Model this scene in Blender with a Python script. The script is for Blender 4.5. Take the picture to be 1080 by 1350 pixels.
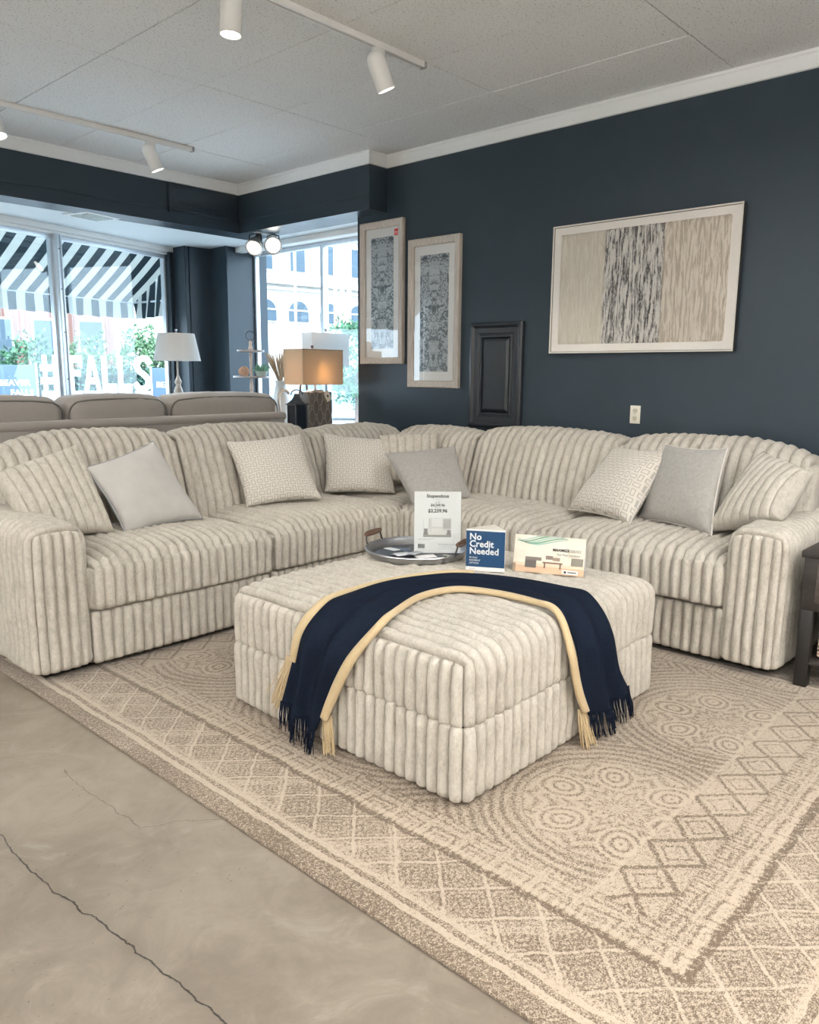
import bpy, bmesh, math, random
import numpy as np
from mathutils import Vector, Matrix
random.seed(7); RNG = np.random.default_rng(7)
for o in list(bpy.data.objects): bpy.data.objects.remove(o)
S = bpy.context.scene; C = S.collection
PI = math.pi

# ------------------------------------------------------------ camera
CAM_H = 1.38
cd = bpy.data.cameras.new('camera'); cam = bpy.data.objects.new('camera', cd); C.objects.link(cam)
cd.sensor_fit = 'HORIZONTAL'; cd.sensor_width = 36; cd.lens = 1029.74 / 1080 * 36; cd.clip_end = 300
r_ = (0.6751341, -0.7376573, 0.0074579); d_ = (-0.1244855, -0.1238873, -0.9844569); f_ = (0.7271157, 0.6637120, -0.1754682)
cam.matrix_world = Matrix(((r_[0], -d_[0], -f_[0], 0), (r_[1], -d_[1], -f_[1], 0), (r_[2], -d_[2], -f_[2], CAM_H), (0, 0, 0, 1)))
S.camera = cam
# ------------------------------------------------------------ world, sun, exposure
S.view_settings.view_transform = 'Standard'; S.view_settings.look = 'None'
S.view_settings.exposure = 0.28; S.view_settings.gamma = 1.0; S.view_settings.use_curve_mapping = False
w = bpy.data.worlds.new('sky'); S.world = w; w.use_nodes = True
bg = w.node_tree.nodes['Background']; bg.inputs[0].default_value = (0.73, 0.865, 1.0, 1); bg.inputs[1].default_value = 7.0
sl = bpy.data.lights.new('sun', 'SUN'); sl.energy = 5.0; sl.color = (1, 0.95, 0.88); sl.angle = math.radians(0.6)
so = bpy.data.objects.new('sun', sl); C.objects.link(so)
so.rotation_euler = Vector((0.35, 0.50, -0.80)).to_track_quat('-Z', 'Y').to_euler()
FILL_LAMP_W = 27.0        # each added fill pendant behind the viewer
SPOT_W = 34.0             # each track head
# ------------------------------------------------------------ shader helpers
class X:                                   # a value in a node tree, with arithmetic
    def __init__(s, nt, v): s.nt, s.v = nt, v
    def _op(s, op, *a):
        n = s.nt.nodes.new('ShaderNodeMath'); n.operation = op
        for i, q in enumerate((s,) + a):
            q = q.v if isinstance(q, X) else q
            if isinstance(q, (int, float)): n.inputs[i].default_value = q
            else: s.nt.links.new(q, n.inputs[i])
        return X(s.nt, n.outputs[0])
    def __add__(s, o): return s._op('ADD', o)
    __radd__ = __add__
    def __mul__(s, o): return s._op('MULTIPLY', o)
    __rmul__ = __mul__
    def __sub__(s, o): return s._op('SUBTRACT', o)
    def __rsub__(s, o): return X(s.nt, float(o))._op('SUBTRACT', s)
    def __truediv__(s, o): return s._op('DIVIDE', o)
    def abs(s): return s._op('ABSOLUTE')
    def sin(s): return s._op('SINE')
    def cos(s): return s._op('COSINE')
    def sqrt(s): return s._op('SQRT')
    def pow(s, o): return s._op('POWER', o)
    def min(s, o): return s._op('MINIMUM', o)
    def max(s, o): return s._op('MAXIMUM', o)
    def fract(s): return s._op('FRACT')
    def floor(s): return s._op('FLOOR')
    def gt(s, o): return s._op('GREATER_THAN', o)
    def lt(s, o): return s._op('LESS_THAN', o)
    def atan2(s, o): return s._op('ARCTAN2', o)
    def clamp(s): return s.max(0.0).min(1.0)
    def step(s, a, b):                     # smooth 0..1 from a to b
        n = s.nt.nodes.new('ShaderNodeMapRange'); n.interpolation_type = 'SMOOTHSTEP'
        s.nt.links.new(s.v, n.inputs[0]); n.inputs[1].default_value = a; n.inputs[2].default_value = b
        return X(s.nt, n.outputs[0])
def band(x, c, wd): return 1.0 - (x - c).abs().step(wd * .6, wd * 1.2)
class M:
    def __init__(s, name, col=(.5, .5, .5), rough=.6, metal=0, spec=.5, sheen=0, emit=None, es=0, alpha=None, trans=0):
        s.m = bpy.data.materials.new(name); s.m.use_nodes = True; s.nt = s.m.node_tree
        s.b = s.nt.nodes['Principled BSDF']; b = s.b
        b.inputs['Base Color'].default_value = (*col, 1); b.inputs['Roughness'].default_value = rough
        b.inputs['Metallic'].default_value = metal; b.inputs['Specular IOR Level'].default_value = spec
        b.inputs['Sheen Weight'].default_value = sheen; b.inputs['Sheen Roughness'].default_value = .4
        b.inputs['Transmission Weight'].default_value = trans
        if emit: b.inputs['Emission Color'].default_value = (*emit, 1); b.inputs['Emission Strength'].default_value = es
        s.tc = s.nt.nodes.new('ShaderNodeTexCoord')
    def xyz(s, kind='Object'):
        n = s.nt.nodes.new('ShaderNodeSeparateXYZ'); s.nt.links.new(s.tc.outputs[kind], n.inputs[0])
        return [X(s.nt, n.outputs[i]) for i in range(3)]
    def vec(s, x, y, z=0.0):
        n = s.nt.nodes.new('ShaderNodeCombineXYZ')
        for i, q in enumerate((x, y, z)):
            if isinstance(q, X): s.nt.links.new(q.v, n.inputs[i])
            else: n.inputs[i].default_value = q
        return n.outputs[0]
    def noise(s, scale=5, detail=4, rough=.5, vec=None, sc=None, dist=0):
        n = s.nt.nodes.new('ShaderNodeTexNoise'); n.inputs['Scale'].default_value = scale
        n.inputs['Detail'].default_value = detail; n.inputs['Roughness'].default_value = rough; n.inputs['Distortion'].default_value = dist
        v = vec or s.tc.outputs['Object']
        if sc:
            mp = s.nt.nodes.new('ShaderNodeMapping'); mp.inputs['Scale'].default_value = sc; s.nt.links.new(v, mp.inputs[0]); v = mp.outputs[0]
        s.nt.links.new(v, n.inputs['Vector']); return X(s.nt, n.outputs['Fac'])
    def voro(s, scale=5, feature='F1', rnd=1, vec=None):
        n = s.nt.nodes.new('ShaderNodeTexVoronoi'); n.feature = feature; n.inputs['Scale'].default_value = scale
        n.inputs['Randomness'].default_value = rnd
        s.nt.links.new(vec or s.tc.outputs['Object'], n.inputs['Vector']); return X(s.nt, n.outputs[0])
    def mix(s, fac, a, b):
        n = s.nt.nodes.new('ShaderNodeMix'); n.data_type = 'RGBA'
        s.nt.links.new(fac.v, n.inputs[0])
        for i, q in ((6, a), (7, b)):
            if isinstance(q, tuple): n.inputs[i].default_value = (*q, 1)
            else: s.nt.links.new(q, n.inputs[i])
        return n.outputs[2]
    def color(s, c): s.nt.links.new(c, s.b.inputs['Base Color']); return s
    def rough(s, x): s.nt.links.new(x.v, s.b.inputs['Roughness']); return s
    def bump(s, h, st=.3, dist=.002):
        n = s.nt.nodes.new('ShaderNodeBump'); n.inputs['Strength'].default_value = st; n.inputs['Distance'].default_value = dist
        s.nt.links.new(h.v, n.inputs['Height']); s.nt.links.new(n.outputs[0], s.b.inputs['Normal']); return s
def simple(name, col, rough=.5, metal=0, var=.08, sc=30, bmp=.15, spec=.5, sheen=0):
    m = M(name, col, rough, metal, spec, sheen); n = m.noise(sc, 4)
    lo = tuple(c * (1 - var) for c in col); hi = tuple(min(1, c * (1 + var)) for c in col)
    m.color(m.mix(n, lo, hi)).bump(n, bmp, .001); return m.m

# ------------------------------------------------------------ mesh helpers
def woff(p):
    v = Vector((0, 0, 0))
    while p is not None: v += p.location; p = p.parent
    return v
def link(name, me, mat, parent=None, loc=None):
    o = bpy.data.objects.new(name, me); C.objects.link(o)
    if mat: me.materials.append(mat)
    if parent is not None: o.parent = parent
    if loc is not None: o.location = loc
    return o
def mesh_np(name, V, F, mat, parent=None, base=None, smooth=True, sharp=None, uv=None):
    V = np.asarray(V, float)
    off = np.array(woff(parent)) if parent is not None else np.array(base if base is not None else (0, 0, 0))
    me = bpy.data.meshes.new(name); me.from_pydata((V - off).tolist(), [], F.tolist() if hasattr(F, 'tolist') else F)
    if uv is not None:
        l = me.uv_layers.new(name='UVMap'); vi = np.zeros(len(me.loops), int); me.loops.foreach_get('vertex_index', vi)
        l.data.foreach_set('uv', np.asarray(uv)[vi].ravel())
    if smooth:
        me.shade_smooth()
        if sharp: me.set_sharp_from_angle(angle=math.radians(sharp))
    return link(name, me, mat, parent, Vector(base) if base is not None else None)
class B:
    """collects solids into one mesh; T is an optional frame"""
    def __init__(s, T=None): s.V = []; s.F = []; s.n = 0; s.T = T
    def add(s, V, F):
        if s.T is not None: V = [s.T @ Vector(v) for v in V]
        s.V += [tuple(v) for v in V]; s.F += [tuple(i + s.n for i in f) for f in F]; s.n += len(V); return s
    def box(s, x0, x1, y0, y1, z0, z1, bev=0, seg=2, top=None):
        bm = bmesh.new(); bmesh.ops.create_cube(bm, size=1)
        for v in bm.verts:
            tx = v.co.z > 0 and top is not None
            k = top if tx else 1
            v.co = ((x0 + x1) / 2 + v.co.x * (x1 - x0) * k, (y0 + y1) / 2 + v.co.y * (y1 - y0) * k, (z0 + z1) / 2 + v.co.z * (z1 - z0))
        if bev: bmesh.ops.bevel(bm, geom=bm.edges[:], offset=bev, segments=seg, profile=.5, affect='EDGES')
        s.add([v.co.copy() for v in bm.verts], [[v.index for v in f.verts] for f in bm.faces] if not bm.verts.index_update() else []); bm.free(); return s
    def prism(s, poly, z0, z1):
        n = len(poly); V = [(x, y, z0) for x, y in poly] + [(x, y, z1) for x, y in poly]
        F = [tuple(range(n))[::-1], tuple(range(n, 2 * n))] + [(i, (i + 1) % n, n + (i + 1) % n, n + i) for i in range(n)]
        return s.add(V, F)
    def lathe(s, prof, c=(0, 0, 0), n=24, axis=None, sx=1, sy=1):
        V = []; F = []
        for r, z in prof:
            for k in range(n):
                a = 2 * PI * k / n; V.append(Vector((r * math.cos(a) * sx, r * math.sin(a) * sy, z)))
        for i in range(len(prof) - 1):
            for k in range(n): F.append((i * n + k, i * n + (k + 1) % n, (i + 1) * n + (k + 1) % n, (i + 1) * n + k))
        if prof[0][0] > 1e-4: F.append(tuple(range(n))[::-1])
        if prof[-1][0] > 1e-4: F.append(tuple(range((len(prof) - 1) * n, len(prof) * n)))
        if axis is not None:
            q = Vector(axis).normalized().to_track_quat('Z', 'Y'); V = [q @ v for v in V]
        return s.add([v + Vector(c) for v in V], F)
    def cyl(s, a, b, r0, r1=None, n=16):
        a = Vector(a); b = Vector(b); L = (b - a).length; r1 = r0 if r1 is None else r1
        return s.lathe([(r0, 0), (r1, L)], a, n, b - a)
    def tube(s, pts, r, n=8, closed=False, rf=None):
        P = [Vector(p) for p in pts]; m = len(P); V = []; F = []; up = Vector((0, 0, 1))
        for i, p in enumerate(P):
            t = (P[(i + 1) % m] - P[i - 1]) if closed else (P[min(i + 1, m - 1)] - P[max(i - 1, 0)])
            t.normalize(); u = up - t * up.dot(t)
            if u.length < .05: u = Vector((1, 0, 0)) - t * t.x
            u.normalize(); up = u; v = t.cross(u); rr = r * (rf(i / (m - 1)) if rf else 1)
            for k in range(n): a = 2 * PI * k / n; V.append(p + (u * math.cos(a) + v * math.sin(a)) * rr)
        for i in range(m if closed else m - 1):
            j = (i + 1) % m
            for k in range(n): F.append((i * n + k, i * n + (k + 1) % n, j * n + (k + 1) % n, j * n + k))
        if not closed: F += [tuple(range(n))[::-1], tuple(range((m - 1) * n, m * n))]
        return s.add(V, F)
    def ball(s, c, r, n=12, sx=1, sy=1, sz=1):
        prof = [(max(1e-5, r * math.sin(PI * i / n)), -r * math.cos(PI * i / n) * sz) for i in range(n + 1)]
        return s.lathe(prof, c, n * 2, None, sx, sy)
    def build(s, name, mat, parent=None, base=None, smooth=True, sharp=35):
        return mesh_np(name, s.V, s.F, mat, parent, base, smooth, sharp)
def tag(o, label=None, cat=None, group=None, kind=None):
    for k, v in (('label', label), ('category', cat), ('group', group), ('kind', kind)):
        if v: o[k] = v
    return o
def thing(name, loc, label, cat, group=None):
    o = bpy.data.objects.new(name, None); C.objects.link(o); o.location = loc; o.empty_display_size = .1
    return tag(o, label, cat, group)
def copy_tree(o, parent=None):
    c = o.copy(); C.objects.link(c)
    if parent is not None: c.parent = parent
    for ch in list(o.children): copy_tree(ch, c)
    return c
def frame3(o, x, y=None, z=(0, 0, 1)):     # matrix: origin, x axis, z axis (orthonormalised)
    x = Vector(x).normalized(); z = Vector(z); z = (z - x * z.dot(x)).normalized(); y = z.cross(x)
    return Matrix(((x.x, y.x, z.x, o[0]), (x.y, y.y, z.y, o[1]), (x.z, y.z, z.z, o[2]), (0, 0, 0, 1)))
def lettering(txt, size, T, mat, parent, name='lettering', align='LEFT', ext=.0004, sx=1.0, bold=0, label=None):
    cu = bpy.data.curves.new(name, 'FONT'); cu.body = txt; cu.size = size; cu.align_x = align; cu.extrude = ext; cu.resolution_u = 2
    cu.offset = bold; cu.space_line = 1.0
    to = bpy.data.objects.new('tmp', cu); C.objects.link(to); bpy.context.view_layer.update()
    me = bpy.data.meshes.new_from_object(to.evaluated_get(bpy.context.evaluated_depsgraph_get())); bpy.data.objects.remove(to)
    # text lies in local x (right), z (up)
    off = woff(parent)
    for v in me.vertices: v.co = T @ Vector((v.co.x * sx, -v.co.z, v.co.y)) - off
    me.name = name; me.materials.clear(); o = link(name, me, mat, parent); 
    if label: o['label'] = label
    return o
_K = RNG.normal(size=(40, 3)); _K /= np.linalg.norm(_K, axis=1)[:, None]; _PH = RNG.uniform(0, 6.28, 40)
def wob(P, freq, seed=0, n=6):             # cheap smooth noise, about -1..1
    s = 0
    for i in range(n):
        j = (i + seed * 7) % 40; k = _K[j] * freq * (0.6 + 0.15 * i); s = s + np.sin(P @ k + _PH[(j * 3 + seed) % 40] + 1.5 * np.sin(P @ _K[(j + 11) % 40] * freq * .5))
    return s / n ** .5 / 1.0

def ribcoords(a, n, per=8):                # ticks across n ribs spanning -a..a
    L = 2 * a / n; u = .5 - .5 * np.cos(PI * np.arange(per) / per)
    t = (np.arange(n)[:, None] + u[None]).ravel() * L - a
    return np.append(t, a)
def lin(a, step): return np.linspace(-a, a, max(3, int(2 * a / step) + 1))
def ribbed(name, mat, parent, c, half, r, nx=0, ny=0, faces='+x -x +y -y +z', top='x', amp=.026, cut=(), rot=0, deform=None, le=.028, seed=0, step=.03, wr=.0025, rough_amp=.0012, base=None, seam=0):
    """channel-quilted upholstered block. nx / ny ribs counted across x / y.
    top = axis across which the ribs of the top are counted; edges where ribs meet a seam get rounded ends.
    cut: edges ('-z', '+z') where the side ribs end round."""
    hx, hy, hz = half
    ax = ribcoords(hx, nx) if nx else lin(hx, step); ay = ribcoords(hy, ny) if ny else lin(hy, step)
    az = np.unique(np.concatenate([lin(hz, step), [-hz + .008, -hz + .02, hz - .008, hz - .02]]))
    axs = [ax, ay, az]; H = np.array([hx, hy, hz]); VV = []; HH = []; FF = []; n0 = 0
    for fc in faces.split():
        sg = 1 if fc[0] == '+' else -1; k = 'xyz'.index(fc[1]); i, j = [q for q in range(3) if q != k]
        U, V = np.meshgrid(axs[i], axs[j], indexing='ij'); P = np.zeros(U.shape + (3,)); P[..., i] = U; P[..., j] = V; P[..., k] = sg * H[k]
        # rib coordinate
        if k == 0: s, num, ha = P[..., 1], ny, hy
        elif k == 1: s, num, ha = P[..., 0], nx, hx
        else: s, num, ha = (P[..., 0], nx, hx) if top == 'x' else (P[..., 1], ny, hy)
        if num:
            fr = np.mod((s + ha) / (2 * ha) * num, 1.0); h = np.clip(1 - np.abs(2 * fr - 1) ** 2.1, 0, 1) ** .66
            h[np.isclose(np.abs(s), ha)] = 0
        else: h = np.full(s.shape, .6)
        def end(e): 
            e = np.clip(e / le, 0, 1); return np.sqrt(np.clip(1 - (1 - e) ** 2, 0, 1))
        if k != 2:
            cont = (k == 1 and top == 'x') or (k == 0 and top == 'y')
            if '-z' in cut: h = h * end(P[..., 2] + hz)
            if not cont or '+z' in cut: h = h * end(hz - P[..., 2])
            elif seam: h = h * (1 - seam + seam * np.sqrt(np.clip((hz - P[..., 2]) / .012, 0, 1)))
        else:
            if seam:
                q = (hy - np.abs(P[..., 1])) if top == 'x' else (hx - np.abs(P[..., 0]))
                h = h * (1 - seam + seam * np.sqrt(np.clip(q / .012, 0, 1)))
            if top == 'x' and '+z' in cut: h = h * end(hy - np.abs(P[..., 1]))
            if top == 'y' and '+z' in cut: h = h * end(hx - np.abs(P[..., 0]))
        VV.append(P.reshape(-1, 3)); HH.append(h.ravel())
        a, b = U.shape; idx = np.arange(a * b).reshape(a, b) + n0
        q = np.stack([idx[:-1, :-1], idx[1:, :-1], idx[1:, 1:], idx[:-1, 1:]], -1).reshape(-1, 4)
        if (sg > 0) == (k == 1): q = q[:, ::-1]
        FF.append(q); n0 += a * b
    P = np.concatenate(VV); h = np.concatenate(HH); F = np.concatenate(FF)
    key = np.round(P * 1e5).astype(np.int64); _, first, inv = np.unique(key, axis=0, return_index=True, return_inverse=True); inv = inv.ravel()
    hm = np.full(len(first), 9.0); np.minimum.at(hm, inv, h); P = P[first]; h = hm; F = inv[F]
    r = min(r, hx * .99, hy * .99, hz * .99)
    inner = np.clip(P, -(H - r), H - r)
    if 'bottom_flat' in cut: pass
    n = P - inner; n /= np.linalg.norm(n, axis=1)[:, None] + 1e-9
    Q = inner + n * r
    flat = P[:, 2] < (-hz + r if '-z' not in cut else 0)     # lower half straight-sided, with a small turn-under if cut
    if True:
        inner2 = inner.copy(); inner2[:, 2] = P[:, 2]; n2 = P - inner2; L = np.linalg.norm(n2, axis=1)[:, None]; n2 = n2 / (L + 1e-9)
        rb = .022; dn = np.clip((P[:, 2] + hz) / rb, 0, 1)[:, None]
        ins = rb * (1 - np.sqrt(1 - (1 - dn) ** 2)) if '-z' in cut else 0
        Q[flat] = (inner2 + n2 * (r - ins))[flat]; n[flat] = n2[flat]
    W0 = P + np.array(c) + seed
    Q = Q + n * (amp * h + wr * wob(W0, 38, seed) * h + rough_amp * wob(W0, 190, seed + 3))[:, None]
    Q[:, 0] += .003 * wob(W0, 9, seed + 1); Q[:, 1] += .003 * wob(W0, 9, seed + 2)
    if deform: Q = deform(Q, P, H)
    if rot: 
        cr, sr = math.cos(rot), math.sin(rot); Q = np.stack([Q[:, 0] * cr - Q[:, 1] * sr, Q[:, 0] * sr + Q[:, 1] * cr, Q[:, 2]], 1)
    return mesh_np(name, Q + np.array(c), F, mat, parent, base)

def pillow(name, label, corners, T, mat, ribs=0, piping=None, group=None, sag=.075, seed=0, swap=False, n=44, ruv=1.0, fwd=.968):
    eye = np.array([0, 0, CAM_H]); BL, BR, TR, TL = [eye + (np.array(q, float) - eye) * fwd for q in corners]
    nrm = np.cross(BR - BL, TL - BL) + np.cross(TL - TR, BR - TR); nrm /= np.linalg.norm(nrm)
    if nrm @ (np.array([0, 0, CAM_H]) - BL) < 0: nrm = -nrm
    base = (BL + BR + TR + TL) / 4; base[2] = min(BL[2], BR[2])
    us = ribcoords(1, ribs, 8) if ribs else np.sin(np.linspace(-PI / 2, PI / 2, n)) * .35 + np.linspace(-1, 1, n) * .65
    vs = np.sin(np.linspace(-PI / 2, PI / 2, n)) * .35 + np.linspace(-1, 1, n) * .65
    U, V = np.meshgrid(us, vs, indexing='ij')
    if swap: U, V = np.meshgrid(vs, us, indexing='ij')
    bow = sag
    Ud = U * (1 - bow * (1 - V ** 2) ** 1.0); Vd = V * (1 - bow * (1 - U ** 2) ** 1.0)
    a, b = (Ud + 1) / 2, (Vd + 1) / 2
    mid = (BL * ((1 - a) * (1 - b))[..., None] + BR * (a * (1 - b))[..., None] + TR * (a * b)[..., None] + TL * ((1 - a) * b)[..., None])
    prof = (np.clip(1 - U ** 2, 0, 1) * np.clip(1 - V ** 2, 0, 1)) ** .42
    s = V if swap else U
    rib = np.sqrt(np.clip(1 - (2 * np.mod((s + 1) / 2 * ribs, 1.0) - 1) ** 2, 0, 1)) if ribs else 0
    W0 = mid + seed; edge = np.clip(prof * 3, 0, 1)
    def side(sg):
        wr = .006 * wob(W0, 14, seed + (sg > 0)) + .0012 * wob(W0, 60, seed + 5)
        t = T * prof * (1 - .12 * V) + (wr * edge) + (.012 * rib * edge if ribs else 0)
        return mid + nrm * (sg * t)[..., None]
    A, Bk = side(1), side(-1); m, k = U.shape
    idx = np.arange(m * k).reshape(m, k); q = np.stack([idx[:-1, :-1], idx[1:, :-1], idx[1:, 1:], idx[:-1, 1:]], -1).reshape(-1, 4)
    bord = np.zeros((m, k), bool); bord[0] = bord[-1] = True; bord[:, 0] = bord[:, -1] = True
    inv = np.arange(m * k) + m * k; inv[bord.ravel()] = np.arange(m * k)[bord.ravel()]
    VV = np.concatenate([A.reshape(-1, 3), Bk.reshape(-1, 3)]); FF = np.concatenate([q, inv[q][:, ::-1]])
    if np.cross(BR - BL, TL - BL) @ nrm < 0: FF = FF[:, ::-1]
    uv = np.tile(np.stack([(U + 1) / 2 * ruv, (V + 1) / 2 * ruv], -1).reshape(-1, 2), (2, 1))
    root = thing(name, tuple(base), label, 'pillow', group)
    mesh_np('cover', VV, FF, mat, root, uv=uv)
    if piping:
        ring = list(A[:, 0]) + list(A[-1, 1:]) + list(A[::-1, -1][1:]) + list(A[0, ::-1][1:-1])
        B().tube(ring, .0045, 6, True).build('piping', piping, root)
    return root

# ============================================================ MATERIALS
def plush(name, lo, hi):
    m = M(name, hi, .95, 0, .12, .1)
    a = m.noise(9, 3, .6); b = m.noise(38, 4, .65, sc=(1, 1, .55)); f = m.noise(420, 2, .7); g = m.noise(130, 3, .6, sc=(1, 1, .6))
    t = (a * .40 + b * .60 + g * .45 - .20).step(.12, .80)
    m.color(m.mix(t, lo, hi)).bump(f * .6 + g * 1.2 + b * .7, .55, .004)
    return m.m
PLUSH = plush('plush_chenille', (.35, .318, .266), (.60, .562, .495))
def wall_mat(name, col):
    m = M(name, col, .42, 0, .35); n = m.noise(3, 5, .6); f = m.noise(160, 2)
    m.color(m.mix(n, tuple(c * .85 for c in col), tuple(c * 1.15 for c in col))).bump(f, .12, .001)
    m.rough(n * .16 + .27); return m.m
NAVY = wall_mat('dark_slate_paint', (.026, .040, .053))
WHITE = simple('white_trim_paint', (.78, .79, .78), .45, var=.03)
WALLW = simple('pale_wall_paint', (.72, .70, .66), .8, var=.03)
ALC = simple('alcove_ceiling_paint', (.74, .79, .81), .6, var=.05, sc=4)
def tile_mat():
    m = M('acoustic_tile', (.66, .67, .67), .95, 0, .1)
    v = m.noise(95, 2, .5, sc=(1, 1, 1)); p = v.step(.60, .68); q = m.noise(260, 2); big = m.noise(1.4, 2)
    m.color(m.mix(p * .85, m.mix(big, (.80, .805, .80), (.86, .865, .86)), (.42, .42, .41))).bump(1.0 - p + q * .3, .5, .003); return m.m
TILE = tile_mat()
def floor_mat():
    m = M('polished_concrete', (.2, .17, .14), .25, 0, .5)
    x, y, z = m.xyz(); a = m.noise(1.3, 6, .62, dist=.8); b = m.noise(5, 6, .7, dist=1.2); c = m.noise(40, 4, .6)
    base = m.mix((a * .75 + b * .5 - .12).step(.32, .72), (.165, .135, .104), (.27, .232, .185))
    base = m.mix((b.step(.56, .72)) * .5, base, (.29, .255, .21))
    sp = m.voro(55, rnd=1); msk = m.noise(2.6, 3).step(.46, .62)
    pit = (1.0 - sp.step(.09, .16)) * msk * m.noise(23, 1).step(.48, .56)
    def seg(x0, y0, x1, y1, wx, wy):
        dx, dy = x1 - x0, y1 - y0; L = dx * dx + dy * dy
        t = (((wx - x0) * dx + (wy - y0) * dy) / L).clamp()
        ex = wx - x0 - t * dx; ey = wy - y0 - t * dy; return (ex * ex + ey * ey).sqrt()
    wn = m.noise(11, 5, .6) - .5; wn2 = m.noise(13, 5, .6, sc=(1.3, .8, 1)) - .5
    wx = x + wn * .045; wy = y + wn2 * .045
    def line(pts):
        d = None
        for p, q in zip(pts, pts[1:]):
            s = seg(*p, *q, wx, wy); d = s if d is None else d.min(s)
        return d
    c1 = line([(.72, 2.75), (.756, 2.35), (.75, 2.157), (.757, 1.95), (.79, 1.70), (.803, 1.50), (.817, 1.27), (.83, .9)])
    c2 = line([(1.058, 2.60), (1.053, 2.40), (1.061, 2.22), (1.068, 2.077), (1.173, 2.018), (1.27, 1.93)])
    k1 = 1.0 - c1.step(.0010, .0032); k2 = (1.0 - c2.step(.0006, .0022)) * .6
    crack = k1.max(k2); halo = (1.0 - c1.step(.0, .05)) * .25
    col = m.mix(halo, base, (.12, .10, .08)); col = m.mix(pit * .85, col, (.05, .042, .035)); col = m.mix(crack, col, (.03, .025, .02))
    m.color(col).rough(a * .22 + c * .1 + .17).bump(c * .25 + b * .6 - pit * 1.5 - crack * 3, .25, .002); return m.m
FLOOR = floor_mat()
RX0, RX1, RY0, RY1 = 1.263, 4.0, .25, 3.91
def rug_mat():
    m = M('woven_rug', (.5, .42, .33), .98, 0, .08, .2)
    x, y, z = m.xyz('Object'); wv = (m.noise(7, 3) - .5) * .028; wv2 = (m.noise(8.5, 3, sc=(1, 1.3, 1)) - .5) * .028
    fine = (m.noise(60, 3) - .5) * .008
    X_ = x + wv + fine; Y_ = y + wv2 - fine
    ex = (X_ - RX0).min(RX1 - X_); ey = (Y_ - RY0).min(RY1 - Y_); e = ex.min(ey)
    cell = .172
    def diam(px, py, c):
        fx = ((px / c).fract() - .5).abs(); fy = ((py / c).fract() - .5).abs(); return fx + fy, fx.max(fy)
    dd, sq = diam(X_, Y_, cell)
    # border field: pale lattice, concentric lozenges
    latt = band(dd, .5, .045); loz = ((dd * 46.0).sin() * .5 + .5)
    fieldA = .50 + loz * .26 - latt * .38
    big = diam(X_ + .3, Y_ + .12, .52)[0]; fieldA = fieldA - band(big, .5, .05) * .2
    # fret field
    _, sq2 = diam(X_, Y_, .13); _, sq3 = diam(X_ + .065, Y_ + .065, .26)
    fieldB = .46 + ((sq2 * 38.0).sin() * .5) * .45 + (sq3 * 40.0).sin() * .1
    # row of bold lozenges across the ends of the rug
    dr, _ = diam(X_ - RX0, ey - .475, .175); rowm = ey.step(.47, .48) * (1.0 - ey.step(.645, .655))
    fieldC = .30 + (1.0 - (dr - .5).abs().step(.03, .09)) * .55 + (1.0 - (dr - .26).abs().step(.02, .05)) * .35 + ((dr * 30.0).sin()) * .05
    # medallions
    PX, PY = .86, .92
    ux = ((X_ - 2.15) / PX + .5).fract() * PX - PX / 2; uy = ((ey - .80) / PY + .5).fract() * PY - PY / 2
    r = (ux * ux + uy * uy).sqrt(); th = uy.atan2(ux)
    rings = (r * 6.2832 / .036).sin() * .5 + .5
    pet = (r + (th * 8.0).sin().abs() * .035)
    inner = .42 + ((pet * 6.2832 / .055).sin()) * .24
    cx2 = ((th * 6 / 6.2832).fract() - .5) * 6.2832 / 6; lx = r * cx2.cos() - .2; ly = r * cx2.sin(); rr = (lx * lx + ly * ly * 1.6).sqrt()
    oval = 1.0 - rr.step(.085, .095); inner = inner * (1.0 - oval) + oval * (.35 + (rr * 6.2832 / .034).cos() * .38)
    far = r.gt(.30); med = far * (.32 + rings * .46) + (1.0 - far) * inner
    def sel(mask, a, b): return mask * a + (1.0 - mask) * b
    D = sel(e.gt(.475), med, fieldB); D = sel(rowm * ex.gt(.47), fieldC, D)
    D = sel(e.gt(.335), D, fieldA); D = sel(e.gt(.145), D, fieldA * .5 + .1)
    D = D + band(e, .335, .013) * .5 - band(e, .362, .010) * .35 + band(e, .475, .007) * .2 - band(ey, .655, .008) * .3 * ex.gt(.47)
    outer = e.lt(.066); D = sel(outer, .80, D); D = sel(e.gt(.066) * e.lt(.088), .08, D); D = sel(e.gt(.088) * e.lt(.108), .72, D); D = sel(e.gt(.108) * e.lt(.126), .10, D)
    # woven strokes
    gr = m.noise(240, 2, .8); gr2 = m.noise(95, 2, .7); patch = m.noise(3.2, 3)
    k = (D * .80 + .12 + (gr - .5) * 2.6 + (gr2 - .5) * 1.5 + (patch - .5) * .5 - .08).step(.12, .88)
    m.color(m.mix(k, (.43, .355, .275), (.14, .105, .075))).bump(gr + (1.0 - k) * .6, .6, .004); return m.m
RUG = rug_mat()
GREYSOFA = simple('taupe_linen', (.30, .27, .245), .95, var=.2, sc=320, bmp=.5, sheen=.3)
GREYPIPE = simple('taupe_piping', (.13, .12, .11), .9)
VELVET = simple('silver_velvet', (.47, .455, .43), .8, var=.13, sc=14, bmp=.25, sheen=.5)
VELPIPE = simple('grey_piping', (.30, .31, .32), .7)
GREYLINEN = simple('grey_chenille', (.35, .335, .31), .95, var=.22, sc=60, bmp=.5, sheen=.3)
PALEPIPE = simple('pale_piping', (.62, .59, .54), .8)
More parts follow.
